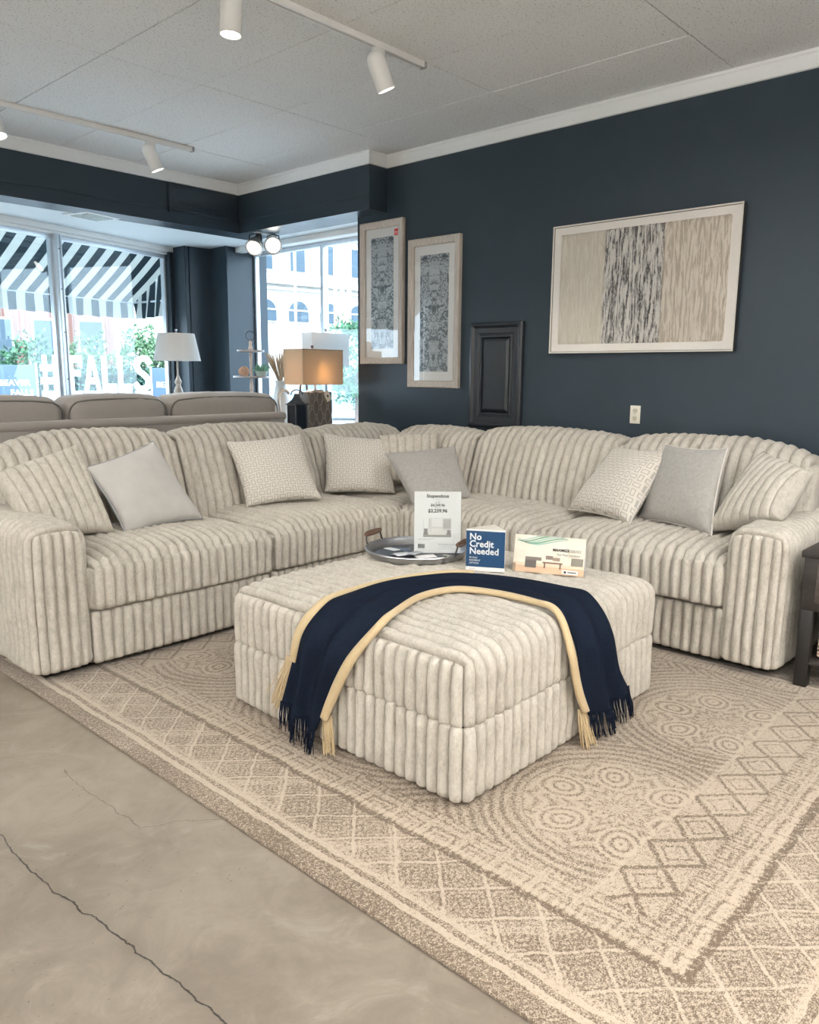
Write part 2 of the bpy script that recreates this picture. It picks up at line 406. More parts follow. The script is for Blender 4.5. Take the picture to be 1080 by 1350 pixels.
def weave_mat():
    m = M('basket_pattern_fabric', (.8, .76, .7), .9, 0, .2, .3)
    u, v, _ = m.xyz('UV'); n = 11.5
    px, py = u * n, v * n; odd = ((px.floor() + py.floor()) * .5).fract().gt(.25)
    fx = (px.fract() - .5).abs(); fy = (py.fract() - .5).abs()
    def rect(ax, ay):
        i = fx.lt(ax) * fy.lt(ay); j = fx.lt(ax - .11) * fy.lt(ay - .11); return i * (1.0 - j)
    k = odd * rect(.45, .30) + (1.0 - odd) * rect(.30, .45); f = m.noise(260, 2)
    m.color(m.mix(k * .75 + (f - .5) * .2, (.66, .615, .545), (.36, .34, .31))).bump(1.0 - k * .8 + f * .4, .5, .004); return m.m
WEAVE = weave_mat()
NAVYCLOTH = simple('navy_fleece', (.0085, .0125, .023), .95, var=.35, sc=90, bmp=.3, sheen=0, spec=.05)
CREAMCLOTH = simple('cream_fleece', (.52, .40, .235), .95, var=.1, sc=90, bmp=.35, sheen=.3)
STEEL = simple('hammered_steel', (.50, .51, .53), .32, 1, var=.2, sc=110, bmp=.8)
STEELD = simple('dark_hammered_steel', (.22, .235, .26), .4, .9, var=.5, sc=70, bmp=1.0)
DARKMETAL = simple('dark_bronze', (.05, .05, .05), .45, .8)
WALNUT = simple('walnut_grip', (.10, .055, .035), .5)
def wood(name, a, b, sc=(1, 14, 14), rough=.55):
    m = M(name, a, rough); n = m.noise(6, 6, .65, sc=sc); f = m.noise(60, 3, .6, sc=sc)
    m.color(m.mix((n * .7 + f * .4).step(.3, .8), a, b)).bump(n + f * .5, .3, .002); return m.m
FRAMEWOOD = wood('whitewashed_frame_wood', (.36, .30, .25), (.62, .56, .49), (14, 14, 1.2))
DARKWOOD = wood('espresso_wood', (.018, .015, .014), (.045, .038, .034), (10, 1.5, 10), .45)
GREYWOOD = wood('weathered_drawer_wood', (.05, .042, .036), (.11, .092, .08), (10, 1.2, 10), .5)
OLDWOOD = wood('greywashed_table_wood', (.32, .33, .35), (.60, .61, .62), (1.5, 10, 10))
BLACKGLOSS = simple('charcoal_lacquer', (.020, .024, .030), .28, var=.3, sc=20, bmp=.15)
PAPER = simple('white_paper', (.86, .86, .85), .6, var=.01)
INK = simple('black_ink', (.02, .02, .02), .6)
GREYINK = simple('grey_ink', (.30, .30, .30), .6)
BLUECARD = simple('royal_blue_print', (.010, .055, .135), .4, var=.15, sc=60)
WHITEINK = simple('white_ink', (.85, .86, .86), .5)
OUTLET = simple('ivory_plastic', (.80, .76, .64), .4, var=.02)
FIXTURE = simple('white_enamel', (.80, .79, .76), .35, var=.02)
FIXGREY = simple('brushed_grey_metal', (.42, .42, .41), .4, .5)
ALU = simple('silver_window_frame', (.68, .73, .78), .4, .5, var=.08)
def glow(name, col, st):
    m = M(name, col, .5, emit=col, es=st); return m.m
LENS = glow('lit_lens', (1, .95, .86), 9.0)
PANEL = glow('fill_diffuser', (1, .95, .88), 2.5)
def glass_mat(name='window_glass', tint=(1, 1, 1), r=.0):
    m = bpy.data.materials.new(name); m.use_nodes = True; nt = m.node_tree; nt.nodes.clear()
    o = nt.nodes.new('ShaderNodeOutputMaterial'); mx = nt.nodes.new('ShaderNodeMixShader'); t = nt.nodes.new('ShaderNodeBsdfTransparent')
    g = nt.nodes.new('ShaderNodeBsdfGlossy'); f = nt.nodes.new('ShaderNodeLayerWeight'); f.inputs[0].default_value = .5
    p5 = nt.nodes.new('ShaderNodeMath'); p5.operation = 'POWER'; p5.inputs[1].default_value = 4.0; nt.links.new(f.outputs['Facing'], p5.inputs[0])
    ma = nt.nodes.new('ShaderNodeMath'); ma.operation = 'MULTIPLY_ADD'; ma.inputs[1].default_value = .85; ma.inputs[2].default_value = .045; nt.links.new(p5.outputs[0], ma.inputs[0]); f = ma
    t.inputs[0].default_value = (*tint, 1); g.inputs['Roughness'].default_value = r
    nt.links.new(f.outputs[0], mx.inputs[0]); nt.links.new(t.outputs[0], mx.inputs[1]); nt.links.new(g.outputs[0], mx.inputs[2]); nt.links.new(mx.outputs[0], o.inputs[0]); return m
GLASS = glass_mat(tint=(.93, .98, 1.0)); PICGLASS = glass_mat('picture_glass', r=.02)
def shade_mat(name, col, tr=.5):
    m = bpy.data.materials.new(name); m.use_nodes = True; nt = m.node_tree; b = nt.nodes['Principled BSDF']; b.inputs['Roughness'].default_value = .9
    o = nt.nodes['Material Output']; t = nt.nodes.new('ShaderNodeBsdfTranslucent'); mx = nt.nodes.new('ShaderNodeMixShader'); mx.inputs[0].default_value = tr
    tc = nt.nodes.new('ShaderNodeTexCoord'); mp = nt.nodes.new('ShaderNodeMapping'); mp.inputs['Scale'].default_value = (60, 60, 300)
    n = nt.nodes.new('ShaderNodeTexNoise'); n.inputs['Scale'].default_value = 1; nt.links.new(tc.outputs['Object'], mp.inputs[0]); nt.links.new(mp.outputs[0], n.inputs[0])
    mc = nt.nodes.new('ShaderNodeMix'); mc.data_type = 'RGBA'; mc.inputs[6].default_value = (*[c * .88 for c in col], 1); mc.inputs[7].default_value = (*col, 1)
    nt.links.new(n.outputs['Fac'], mc.inputs[0]); nt.links.new(mc.outputs[2], b.inputs['Base Color']); nt.links.new(mc.outputs[2], t.inputs[0])
    nt.links.new(b.outputs[0], mx.inputs[1]); nt.links.new(t.outputs[0], mx.inputs[2]); nt.links.new(mx.outputs[0], o.inputs[0]); return m
LINENSHADE = shade_mat('tan_linen_shade', (.60, .50, .38), .45); WHITESHADE = shade_mat('white_linen_shade', (.85, .85, .84), .5)

# ============================================================ SETTING
WX = 4.7; HC = 3.056; ZA = 2.647
def struct(b, name, mat, parent=None, **k):
    o = b.build(name, mat, parent, **k)
    if parent is None: o['kind'] = 'structure'
    return o
struct(B().box(-3.6, 6.0, -4.1, 8.3, -.12, 0), 'floor', FLOOR)
struct(B().box(WX, WX + .12, -4.1, 4.895, 0, HC + .02), 'wall_right', NAVY)
struct(B().box(-3.6, WX, -4.1, -4.0, 0, HC + .02), 'wall_back', WALLW)
struct(B().box(-3.6, -3.5, -4.1, 6.9, 0, HC + .02), 'wall_left', WALLW)
# ceiling of lay-in boards
ceil = struct(B().box(-3.6, WX + .12, -4.1, 6.5, HC + .012, HC + .1), 'ceiling', simple('ceiling_void', (.10, .10, .10), .9))
tme = None; GX, GY = 2.251, 1.857
for i in range(-9, 4):
    for j in range(-5, 4):
        x0, y0 = GX + .613 * i, GY + 1.228 * j
        x1, y1 = x0 + .613, y0 + 1.228
        cut = x1 > WX + .05 or y1 > 6.45
        if x0 < -3.5 or y0 < -4.05: continue
        if tme is None or cut:
            xx = min(.613, WX - x0) if cut else .613; yy = min(1.228, 6.30 - y0) if cut else 1.228
            if xx < .02 or yy < .02: continue
            b = B().box(.0025, xx - .0025, .0025, yy - .0025, 0, .014, .0022, 1)
            o = b.build('ceiling_tile', TILE, smooth=False)
            if not cut: tme = o.data
        else:
            o = bpy.data.objects.new('ceiling_tile', tme); C.objects.link(o)
        o.parent = ceil; o.location = (x0, y0, HC + random.uniform(-.0015, .0015))
        o.rotation_euler = (random.uniform(-.0012, .0012), 0, 0)
# soffit over the shop window, with its crown
SY, SX, SE = 6.27, 4.505, 4.56
sof = [(-3.5, SY), (SX, SY), (SX, SE), (WX, SE), (WX, 4.895), (4.82, 4.895), (4.82, SY + .25), (-3.5, SY + .25)]
struct(B().prism(sof, ZA - .012, HC + .01), 'trim_1', NAVY, sharp=20)
def crown_run(b, pts, z0, z1, t):          # moulded run along a polyline; room side is on the right of travel
    prof = [(0, z0), (t * .35, z0 + .004), (t * .45, z0 + .018), (t * .8, z1 - .022), (t, z1 - .016), (t, z1), (0, z1)]
    nP = len(prof); V = []; F = []
    for i, p in enumerate(pts):
        p = Vector(p); a = (p - Vector(pts[i - 1])).normalized() if i else None; c = (Vector(pts[i + 1]) - p).normalized() if i < len(pts) - 1 else None
        na = Vector((a.y, -a.x)) if a else None; nc = Vector((c.y, -c.x)) if c else None
        if na and nc: mm = (na + nc).normalized(); mm = mm / mm.dot(na)
        else: mm = na or nc
        for d, z in prof: V.append((p.x + mm.x * d, p.y + mm.y * d, z))
    for i in range(len(pts) - 1):
        for k in range(nP): F.append((i * nP + k, (i + 1) * nP + k, (i + 1) * nP + (k + 1) % nP, i * nP + (k + 1) % nP))
    return b.add(V, F)
struct(crown_run(B(), [(-3.5, SY), (SX, SY), (SX, SE), (WX, SE), (WX, -4.0)], 2.965, HC, .035), 'trim_2', WHITE, sharp=25)
# flat access panel on the soffit, a ledge moulding along it
ap = struct(B().box(3.80, 4.47, SY - .016, SY, 2.735, 2.955, .004), 'trim_3', NAVY)
B().box(3.80, 4.47, SY - .03, SY - .016, 2.735, 2.748, .003).build('ledge', NAVY, ap)
B().box(3.88, 4.45, SY - .024, SY - .016, 2.80, 2.812, .003).build('ledge', NAVY, ap)
B().box(3.785, 3.80, SY - .024, SY, 2.72, 2.955, .003).build('edge_strip', NAVY, ap)
struct(B().box(SX - .006, SX, SE + .02, SY - .02, 2.735, 2.748, .002).box(-3.4, 3.78, SY - .006, SY, 2.735, 2.742, .002), 'trim_4', NAVY)
# slanted shop-window wall
WA = Vector((2.76, 7.16, 0)); WD = Vector((.968, .25, 0)).normalized(); WN = Vector((-WD.y, WD.x, 0))
FW = Matrix(((WD.x, WN.x, 0, WA.x), (WD.y, WN.y, 0, WA.y), (0, 0, 1, 0), (0, 0, 0, 1)))
SILL = .60
def wl(u, n): q = FW @ Vector((u, n, 0)); return (q.x, q.y)
struct(B().prism([(-3.5, SY + .05), (SX + .1, SY + .05), (SX + .1, 4.9), (5.42, 4.9), (5.42, 7.7), (4.6, 7.7), wl(1.95, .1), wl(-1.5, .1), (-3.5, 6.9)], ZA, ZA + .10), 'ceiling_alcove', ALC, smooth=False)
struct(B(FW).box(-1.3, 1.9, .02, .14, 0, SILL), 'wall_window', WHITE)
struct(B().prism([wl(-1.3, 0), wl(-1.3, .14), (-3.6, 6.95), (-3.6, 6.8)], 0, ZA), 'wall_window_side', WALLW, smooth=False)
struct(B(FW).box(-1.3, 1.9, -.06, .14, 2.60, ZA + .02, .004).box(-1.3, 1.9, -.03, .12, 2.572, 2.60, .004), 'trim_5', WHITE)
def shop_window(name, u0, u1, mull):
    f = struct(B(FW).box(u0, u1, 0, .05, SILL, SILL + .05, .004).box(u0, u1, 0, .05, 2.535, 2.575, .004).box(u0, u0 + .03, 0, .05, SILL + .05, 2.535, .003).box(u1 - .03, u1, 0, .05, SILL + .05, 2.535, .003), name, ALU)
    B(FW).box(u0 + .03, u1 - .03, .022, .028, SILL + .05, 2.535).build('pane', GLASS, f, smooth=False)
    if mull:
        m = B(FW).box(u1 - .005, u1 + .055, -.045, .07, SILL, 2.575, .004).box(u1 + .0, u1 + .012, -.055, -.045, SILL, 2.575, .002).box(u1 + .038, u1 + .05, -.055, -.045, SILL, 2.575, .002).build('mullion', ALU, f)
        s = B(FW)
        for z in (.9, 1.3, 1.72, 2.1, 2.45): s.cyl((u1 + .025, -.047, z), (u1 + .025, -.043, z), .007, n=10)
        tag(s.build('screw', DARKMETAL, m), kind='stuff')
    return f
shop_window('window_1', -1.2, .475, True); shop_window('window_2', .53, 1.835, False)
struct(B(FW).box(1.83, 1.88, -.06, .06, 0, 2.60, .005), 'trim_6', NAVY)
# piers in the window corner
struct(B().prism([(4.60, 7.66), (4.61, 7.38), (4.90, 7.35), (4.89, 7.04), (5.40, 7.04), (5.40, 7.70), (4.60, 7.70)], 0, ZA), 'wall_corner', NAVY, smooth=False)
struct(B().box(4.603, 4.622, 7.362, 7.381, 0, ZA, .003).box(4.655, 4.665, 7.363, 7.378, 0, ZA, .003).box(4.882, 4.897, 7.028, 7.044, 0, ZA, .003), 'trim_7', NAVY)
# right-hand window
struct(B().box(5.17, 5.29, 4.895, 7.04, 0, SILL), 'wall_window_right', WHITE)
struct(B().box(4.82, 5.4, 4.775, 4.895, 0, ZA), 'wall_return', NAVY)
struct(B().box(5.00, 5.10, 4.9, 7.04, 2.594, ZA, .006).box(5.1, 5.29, 4.9, 7.04, 2.615, ZA), 'trim_8', WHITE)
w3 = struct(B().box(5.23, 5.28, 4.895, 7.04, SILL, SILL + .05, .004).box(5.23, 5.28, 4.895, 7.04, 2.575, 2.615, .004).box(5.23, 5.28, 7.01, 7.04, SILL + .05, 2.575, .003).box(5.23, 5.28, 4.895, 4.93, SILL + .05, 2.575, .003), 'window_3', ALU)
B().box(5.252, 5.258, 4.93, 7.01, SILL + .05, 2.575).build('pane', GLASS, w3, smooth=False)
B().box(5.22, 5.29, 5.925, 5.965, SILL + .05, 2.59, .004).build('mullion', ALU, w3)
struct(B().box(WX - .014, WX, -4, 4.89, 0, .11, .004), 'baseboard_right', NAVY)
# vent in the alcove ceiling
vt = thing('ceiling_vent', (3.24, 6.56, ZA), 'flat white square vent grille set in the alcove ceiling above the shop window', 'vent')
VT = frame3((3.24, 6.56, 0), (.968, .25, 0))
B(VT).box(-.17, .17, -.15, .15, ZA - .014, ZA, .004).build('frame', WHITE, vt)
for k in range(5): B(VT).box(-.13, .13, -.105 + k * .044, -.085 + k * .044, ZA - .022, ZA - .013, .002).build('slat', simple('vent_green_white', (.55, .62, .60), .6) if k == 0 else bpy.data.materials['vent_green_white'], vt)
# unseen pendants added behind the viewer to fill the room and brighten the ceiling
for k, (x, y) in enumerate(((.1, -.6), (.1, -2.9), (2.55, -.6), (2.55, -2.9), (-2.3, -.6), (-2.3, 1.9), (-2.3, 4.3))):
    HL = HC - .42; t = thing('fill_pendant', (x, y, HL), 'long white pendant added out of view as fill light', 'fill light', 'added fill pendants behind the viewer')
    B().box(x - .15, x + .15, y - .62, y + .62, HL - .03, HL + .03, .004).build('housing', WHITE, t)
    B().box(x - .13, x + .13, y - .60, y + .60, HL - .036, HL - .03).build('diffuser', PANEL, t)
    for dy in (-.5, .5): B().cyl((x, y + dy, HL + .02), (x, y + dy, HC), .004, n=8).build('cable', WHITE, t)
    for up in (0, 1):
        l = bpy.data.lights.new('fill_glow', 'AREA'); l.shape = 'RECTANGLE'; l.size = .26; l.size_y = 1.2; l.energy = FILL_LAMP_W * (3.3 if up else 1); l.color = (.96, .98, 1) if up else (1, .92, .83)
        lo = bpy.data.objects.new('fill_glow', l); C.objects.link(lo); lo.parent = t; lo.location = (0, 0, .05 if up else -.05); lo.rotation_euler = (PI if up else 0, 0, 0)


# ============================================================ SECTIONAL SOFA
sec = thing('sectional_sofa', (3.1, 3.9, 0), 'large L-shaped sectional sofa in pale channel-ribbed plush fabric, along both dark walls', 'sofa')
FOOTB = simple('black_plinth', (.012, .012, .012), .8)
B().box(1.36, 4.42, 3.46, 3.90, .0125, .07).box(3.70, 4.0, 1.10, 3.46, .0125, .07).box(1.36, 4.42, 3.915, 4.42, 0, .07).box(4.005, 4.50, 1.10, 3.9, 0, .07).build('plinth', FOOTB, sec)
def soft_top(k, p=4):                       # crown the top face of a cushion
    def f(Q, P, H):
        t = (P[:, 2] + H[2]) / (2 * H[2]); Q[:, 2] += k * t * (1 - (P[:, 0] / H[0]) ** p) * (1 - (P[:, 1] / H[1]) ** p); return Q
    return f
def arm_top(k=.012):
    def f(Q, P, H):
        a = 0 if H[0] < H[1] else 1; t = np.clip(P[:, 2] / H[2], 0, 1)
        Q[:, 2] += k * t * (1 - (P[:, a] / H[a]) ** 2); return Q
    return f
# arms
ribbed('arm', PLUSH, sec, (1.425, 3.93, .365), (.116, .545, .318), .055, 5, 21, top='y', deform=arm_top(), cut=('-z',), seed=1)
ribbed('arm', PLUSH, sec, (4.10, 1.165, .36), (.50, .118, .308), .055, 19, 5, faces='+x -x +y -y +z', top='x', deform=arm_top(), cut=('-z',), seed=2)
# seat bases
ribbed('seat_base', PLUSH, sec, (2.06, 3.68, .166), (.505, .29, .130), .03, 20, 0, faces='-y +z -x +x', cut=('-z', '+z'), seed=3)
ribbed('seat_base', PLUSH, sec, (3.10, 3.68, .166), (.525, .29, .130), .03, 21, 0, faces='-y +z -x +x', cut=('-z', '+z'), seed=4)
ribbed('seat_base', PLUSH, sec, (3.93, 1.795, .166), (.30, .505, .130), .03, 0, 20, faces='-x +z -y +y', top='y', cut=('-z', '+z'), seed=5)
ribbed('seat_base', PLUSH, sec, (3.93, 2.84, .166), (.30, .53, .130), .03, 0, 21, faces='-x +z -y +y', top='y', cut=('-z', '+z'), seed=6)
# seat cushions
CT = .115
ribbed('seat_cushion', PLUSH, sec, (2.065, 3.76, .40), (.50, .40, .106), .045, 20, 0, faces='-y +z -x +x +y', cut=('-z',), seam=.5, deform=soft_top(.045), seed=7)
ribbed('seat_cushion', PLUSH, sec, (3.095, 3.76, .405), (.515, .40, .108), .045, 20, 0, faces='-y +z -x +x +y', cut=('-z',), seam=.5, deform=soft_top(.05), seed=8)
ribbed('seat_cushion', PLUSH, sec, (4.02, 3.80, .405), (.395, .40, .108), .045, 16, 0, faces='-y +z -x +x', cut=('-z',), seam=.5, deform=soft_top(.03), seed=9)
ribbed('seat_cushion', PLUSH, sec, (4.01, 2.855, .415), (.42, .515, .110), .045, 0, 20, faces='-x +z -y +y', top='y', cut=('-z',), seam=.5, deform=soft_top(.045), seed=10)
ribbed('seat_cushion', PLUSH, sec, (4.01, 1.81, .41), (.42, .515, .110), .045, 0, 20, faces='-x +z -y +y', top='y', cut=('-z',), seam=.5, deform=soft_top(.045), seed=11)
# back cushions lean on a low frame
ribbed('back_frame', PLUSH, sec, (2.98, 4.40, .44), (1.44, .09, .38), .06, 50, 0, faces='-y +y +z +x -x', seed=12)
ribbed('back_frame', PLUSH, sec, (4.55, 2.80, .44), (.085, 1.62, .38), .06, 0, 50, faces='-x +x +z +y -y', top='y', seed=13)
def lean(ax, k, crown=.03, endl=0, endr=0, slump=.03):
    o = 1 - ax
    def f(Q, P, H):
        t = np.clip((P[:, 2] + H[2]) / (2 * H[2]), 0, 1); s = P[:, o] / H[o]
        Q[:, ax] += k * t ** 1.3 - slump * np.sin(PI * t) * (1 - s ** 2)     # belly towards the seat
        Q[:, 2] += t * (crown * (1 - s ** 2) - endl * np.clip(-s, 0, 1) ** 3 - endr * np.clip(s, 0, 1) ** 3) - .03 * t * np.clip((P[:, ax]) / H[ax], 0, 1)
        Q[:, o] *= 1 - .02 * t
        return Q
    return f
ALLF = '+x -x +y -y +z'
for cx, hw, n, hz, k in ((1.97, .525, 18, .272, .16), (3.00, .525, 18, .268, .17), (3.97, .475, 16, .245, .14)):
    ribbed('back_cushion', PLUSH, sec, (cx, 4.13, .475 + hz), (hw, .13, hz), .075, n, 0, faces=ALLF, deform=lean(1, k, .018, .09 if cx < 2 else .02, .02), seed=14 + n + int(cx), amp=.029)
for cy, hw, n, hz, k in ((3.68, .40, 14, .234, .15), (2.755, .545, 18, .251, .16), (1.69, .545, 18, .257, .17)):
    ribbed('back_cushion', PLUSH, sec, (4.29, cy, .49 + hz), (.13, hw, hz), .075, 0, n, faces=ALLF, top='y', deform=lean(0, k, .018, .06 if cy < 2 else .01, .02), seed=24 + n + int(cy), amp=.029)

# ============================================================ OTTOMAN
ott = thing('storage_ottoman', (2.44, 2.01, 0), 'large square pale ribbed plush ottoman standing on the rug with a navy throw over it', 'ottoman')
OX, OY, OHX, OHY = 2.445, 2.01, .640, .600
B().box(OX - .60, OX + .60, OY - .56, OY + .56, .0125, .06).build('plinth', FOOTB, ott)
ribbed('base', PLUSH, ott, (OX, OY, .158), (OHX, OHY, .134), .03, 26, 25, faces=ALLF[:-3], cut=('-z', '+z'), seed=41, amp=.029)
ribbed('lid', PLUSH, ott, (OX, OY, .388), (OHX, OHY, .114), .055, 26, 25, faces=ALLF, cut=('-z',), deform=soft_top(.02), seed=42, amp=.029, le=.035)

# ============================================================ PILLOWS
pillow('throw_pillow', 'large ribbed plush pillow leaning in the corner by the left sofa arm', [(1.545, 4.01, .55), (1.955, 3.915, .53), (1.93, 4.22, .985), (1.45, 4.16, .865)], .085, PLUSH, ribs=9, seed=1, sag=.03, fwd=.95)
pillow('throw_pillow', 'plain silver velvet pillow with dark grey piping, leftmost square pillow', [(1.985, 3.86, .53), (2.462, 3.86, .545), (2.305, 4.09, .985), (1.865, 4.02, .875)], .075, VELVET, piping=VELPIPE, seed=2)
pillow('throw_pillow', 'cream basket-patterned pillow near the middle of the left sofa run', [(2.84, 3.96, .55), (3.28, 3.76, .58), (3.31, 3.99, .985), (2.845, 4.17, .945)], .08, WEAVE, seed=3)
pillow('throw_pillow', 'cream basket-patterned pillow in the sofa corner beside the grey one', [(3.54, 4.03, .56), (3.93, 3.72, .545), (4.10, 3.91, .905), (3.70, 4.22, .955)], .08, WEAVE, seed=4)
pillow('throw_pillow', 'ribbed plush pillow half hidden behind the grey pillow in the sofa corner', [(3.93, 3.86, .60), (4.22, 3.58, .60), (4.34, 3.68, .955), (4.02, 3.97, .935)], .07, PLUSH, ribs=7, seed=5, sag=.03)
pillow('throw_pillow', 'plain grey chenille pillow in the sofa corner behind the price sign', [(3.67, 3.33, .55), (4.06, 3.14, .56), (4.21, 3.42, .885), (3.755, 3.66, .845)], .075, GREYLINEN, seed=6)
pillow('throw_pillow', 'cream basket-patterned pillow with piping on the right sofa run', [(4.165, 2.475, .56), (4.005, 1.985, .555), (4.315, 1.90, .955), (4.43, 2.32, .935)], .085, WEAVE, piping=PALEPIPE, seed=7, ruv=.9)
pillow('throw_pillow', 'plain grey pillow with pale piping between the patterned and the ribbed one', [(4.25, 2.05, .545), (4.10, 1.56, .54), (4.27, 1.575, .99), (4.375, 1.975, .98)], .08, GREYLINEN, piping=PALEPIPE, seed=8, fwd=.955)
pillow('throw_pillow', 'ribbed plush pillow propped on the right sofa arm', [(4.14, 1.60, .55), (4.03, 1.20, .68), (4.22, 1.125, .90), (4.43, 1.44, .975)], .085, PLUSH, ribs=8, seed=9, sag=.03, fwd=.955)

# ============================================================ THROW BLANKET
def catmull(P, n):
    P = np.array(P, float); P = np.vstack([2 * P[0] - P[1], P, 2 * P[-1] - P[-2]]); out = []
    m = len(P) - 3
    for k in range(n):
        t = k / (n - 1) * m; i = min(int(t), m - 1); u = t - i; a, b, c, d = P[i:i + 4]
        out.append(.5 * ((2 * b) + (-a + c) * u + (2 * a - 5 * b + 4 * c - d) * u * u + (-a + 3 * b - 3 * c + d) * u ** 3))
    return np.array(out)
LX, RY, TZ = 1.772, 1.377, .528
outer = catmull([(LX - .03, 2.215, .16), (LX - .012, 2.185, .31), (LX - .004, 2.15, .44), (LX + .06, 2.115, TZ), (1.95, 2.125, TZ + .015), (2.20, 2.11, TZ + .018), (2.47, 2.01, TZ + .018), (2.60, 1.80, TZ + .016), (2.625, 1.56, TZ + .01), (2.62, RY + .06, TZ), (2.63, RY - .006, .42), (2.70, RY - .014, .27), (2.78, RY - .03, .15)], 150)
inner = catmull([(LX - .02, 2.01, .10), (LX - .012, 1.96, .22), (LX - .004, 1.86, .40), (LX + .05, 1.77, TZ), (1.92, 1.80, TZ + .012), (2.10, 1.85, TZ + .016), (2.26, 1.82, TZ + .016), (2.33, 1.68, TZ + .014), (2.345, 1.52, TZ + .01), (2.33, RY + .05, TZ), (2.33, RY - .006, .41), (2.38, RY - .014, .25), (2.44, RY - .024, .13)], 150)
t_ = np.linspace(0, 1, 61)
def cloth(t, k, lift, foldamp=1.0):
    """surface points at cross positions t (array) over the whole length"""
    A = outer[:, None] * (1 - t)[None, :, None] + inner[:, None] * t[None, :, None]
    s = np.linspace(0, 1, len(outer))[:, None]
    nz = np.clip((A[..., 2] - .40) / .12, 0, 1); nx = (1 - nz) * (s < .5); ny = (1 - nz) * (s >= .5)
    N = np.stack([-nx, -ny, nz + 1e-3], -1); N /= np.linalg.norm(N, axis=-1)[..., None]
    hang = 1 - nz
    ph = 2 * PI * (t[None] * 2.3 + .55 * np.sin(s * 4.2) + .25 + .12 * wob(A, 7, 8))
    f = (.008 + .012 * hang) * (1 + np.sin(ph)) * np.sin(PI * np.clip(t, 0, 1)[None]) ** .3 + .004 * wob(A, 12, 4)
    return A + N * (lift + foldamp * f)[..., None]
def sheet(t, lift, thick, name, mat, parent, fold=1.0):
    A = cloth(t, 0, lift, fold); Bk = cloth(t, 0, lift - thick, fold)
    m, k = A.shape[:2]; idx = np.arange(m * k).reshape(m, k)
    q = np.stack([idx[:-1, :-1], idx[1:, :-1], idx[1:, 1:], idx[:-1, 1:]], -1).reshape(-1, 4); F = list(map(tuple, q[:, ::-1])) + list(map(tuple, q + m * k))
    rim = list(idx[:, 0]) + list(idx[-1, 1:]) + list(idx[::-1, -1][1:]) + list(idx[0, ::-1][1:])
    for a, b in zip(rim, rim[1:]): F.append((int(a), int(b), int(b) + m * k, int(a) + m * k))
    return mesh_np(name, np.concatenate([A.reshape(-1, 3), Bk.reshape(-1, 3)]), [tuple(int(v) for v in f) for f in F], mat, parent, sharp=60), A
thr = thing('throw_blanket', (2.3, 1.9, .5), 'navy throw blanket with cream edges and fringe draped over the ottoman', 'blanket')
_, NA = sheet(np.linspace(.04, .93, 50), .014, .006, 'cloth', NAVYCLOTH, thr)
def border(t0, t1, lift, i0=0, i1=150):
    t = np.linspace(t0, t1, 9); A = cloth(t, 0, 0, 0)[i0:i1]; ctr = A[:, 4]
    b = B(); V = []; F = []; n = 14
    wv = A[:, -1] - A[:, 0]; hw = np.linalg.norm(wv, axis=1) / 2; wv /= np.linalg.norm(wv, axis=1)[:, None]
    tg = np.gradient(ctr, axis=0); nn = np.cross(tg, wv); nn /= np.linalg.norm(nn, axis=1)[:, None]
    nn *= np.sign(nn @ np.array([-.5, -.5, .7]))[:, None]
    for i in range(len(ctr)):
        for k in range(n):
            a = 2 * PI * k / n; w_ = .018 + .004 * math.sin(i * .11); V.append(ctr[i] + wv[i] * math.cos(a) * w_ + nn[i] * (math.sin(a) * .012 + lift))
    for i in range(len(ctr) - 1):
        for k in range(n): F.append((i * n + k, i * n + (k + 1) % n, (i + 1) * n + (k + 1) % n, (i + 1) * n + k))
    F += [tuple(range(n))[::-1], tuple(range((len(ctr) - 1) * n, len(ctr) * n))]
    return mesh_np('cream_border', V, F, CREAMCLOTH, thr), ctr
b1, c1_ = border(-.03, .07, .012, 14, 80); b2, c2_ = border(.91, 1.03, .018, 6, 147)
def fringe(pts, mat, L, dx, spread, parent, n):
    b = B(); pts = [Vector(p) for p in pts]
    for k in range(n):
        u = k / max(1, n - 1) * (len(pts) - 1); i = min(int(u), len(pts) - 2); p = pts[i].lerp(pts[i + 1], u - i)
        e = p + Vector(dx) * random.uniform(.6, 1.2) + Vector((random.uniform(-1, 1) * spread, random.uniform(-1, 1) * spread, -L * random.uniform(.8, 1.1)))
        e.z = max(e.z, .016); mid = p.lerp(e, .5) + Vector((random.uniform(-.006, .006), random.uniform(-.006, .006), 0))
        b.tube([p + Vector((0, 0, .01)), p.lerp(mid, .6), mid, e], .0028, 5, rf=lambda q: 1 - .35 * q)
    return tag(b.build('fringe', mat, parent), kind='stuff')
fringe(NA[0], NAVYCLOTH, .10, (-.004, .006, 0), .008, thr, 60); fringe(NA[-1], NAVYCLOTH, .10, (.03, -.008, 0), .008, thr, 70)
def near(c, wv, r): c = Vector(c); wv = Vector(wv) * r; return [c - wv, c, c + wv]
fringe(near(tuple(c1_[0] + np.array([-.012, .012, 0])), (0, 1, 0), .024), CREAMCLOTH, .20, (-.012, .085, 0), .014, thr, 34)
fringe(near(c2_[0], (0, 1, 0), .022), CREAMCLOTH, .13, (-.012, -.02, 0), .018, thr, 30)
fringe(near(c2_[-1], (1, 0, 0), .022), CREAMCLOTH, .15, (.02, -.03, 0), .016, thr, 30)

# ============================================================ RUG
rg = B().box(RX0, RX1, RY0, RY1, .0005, .012, .004).build('area_rug', RUG)
tag(rg, 'large beige and brown patterned area rug with lozenges and ringed medallions', 'rug')

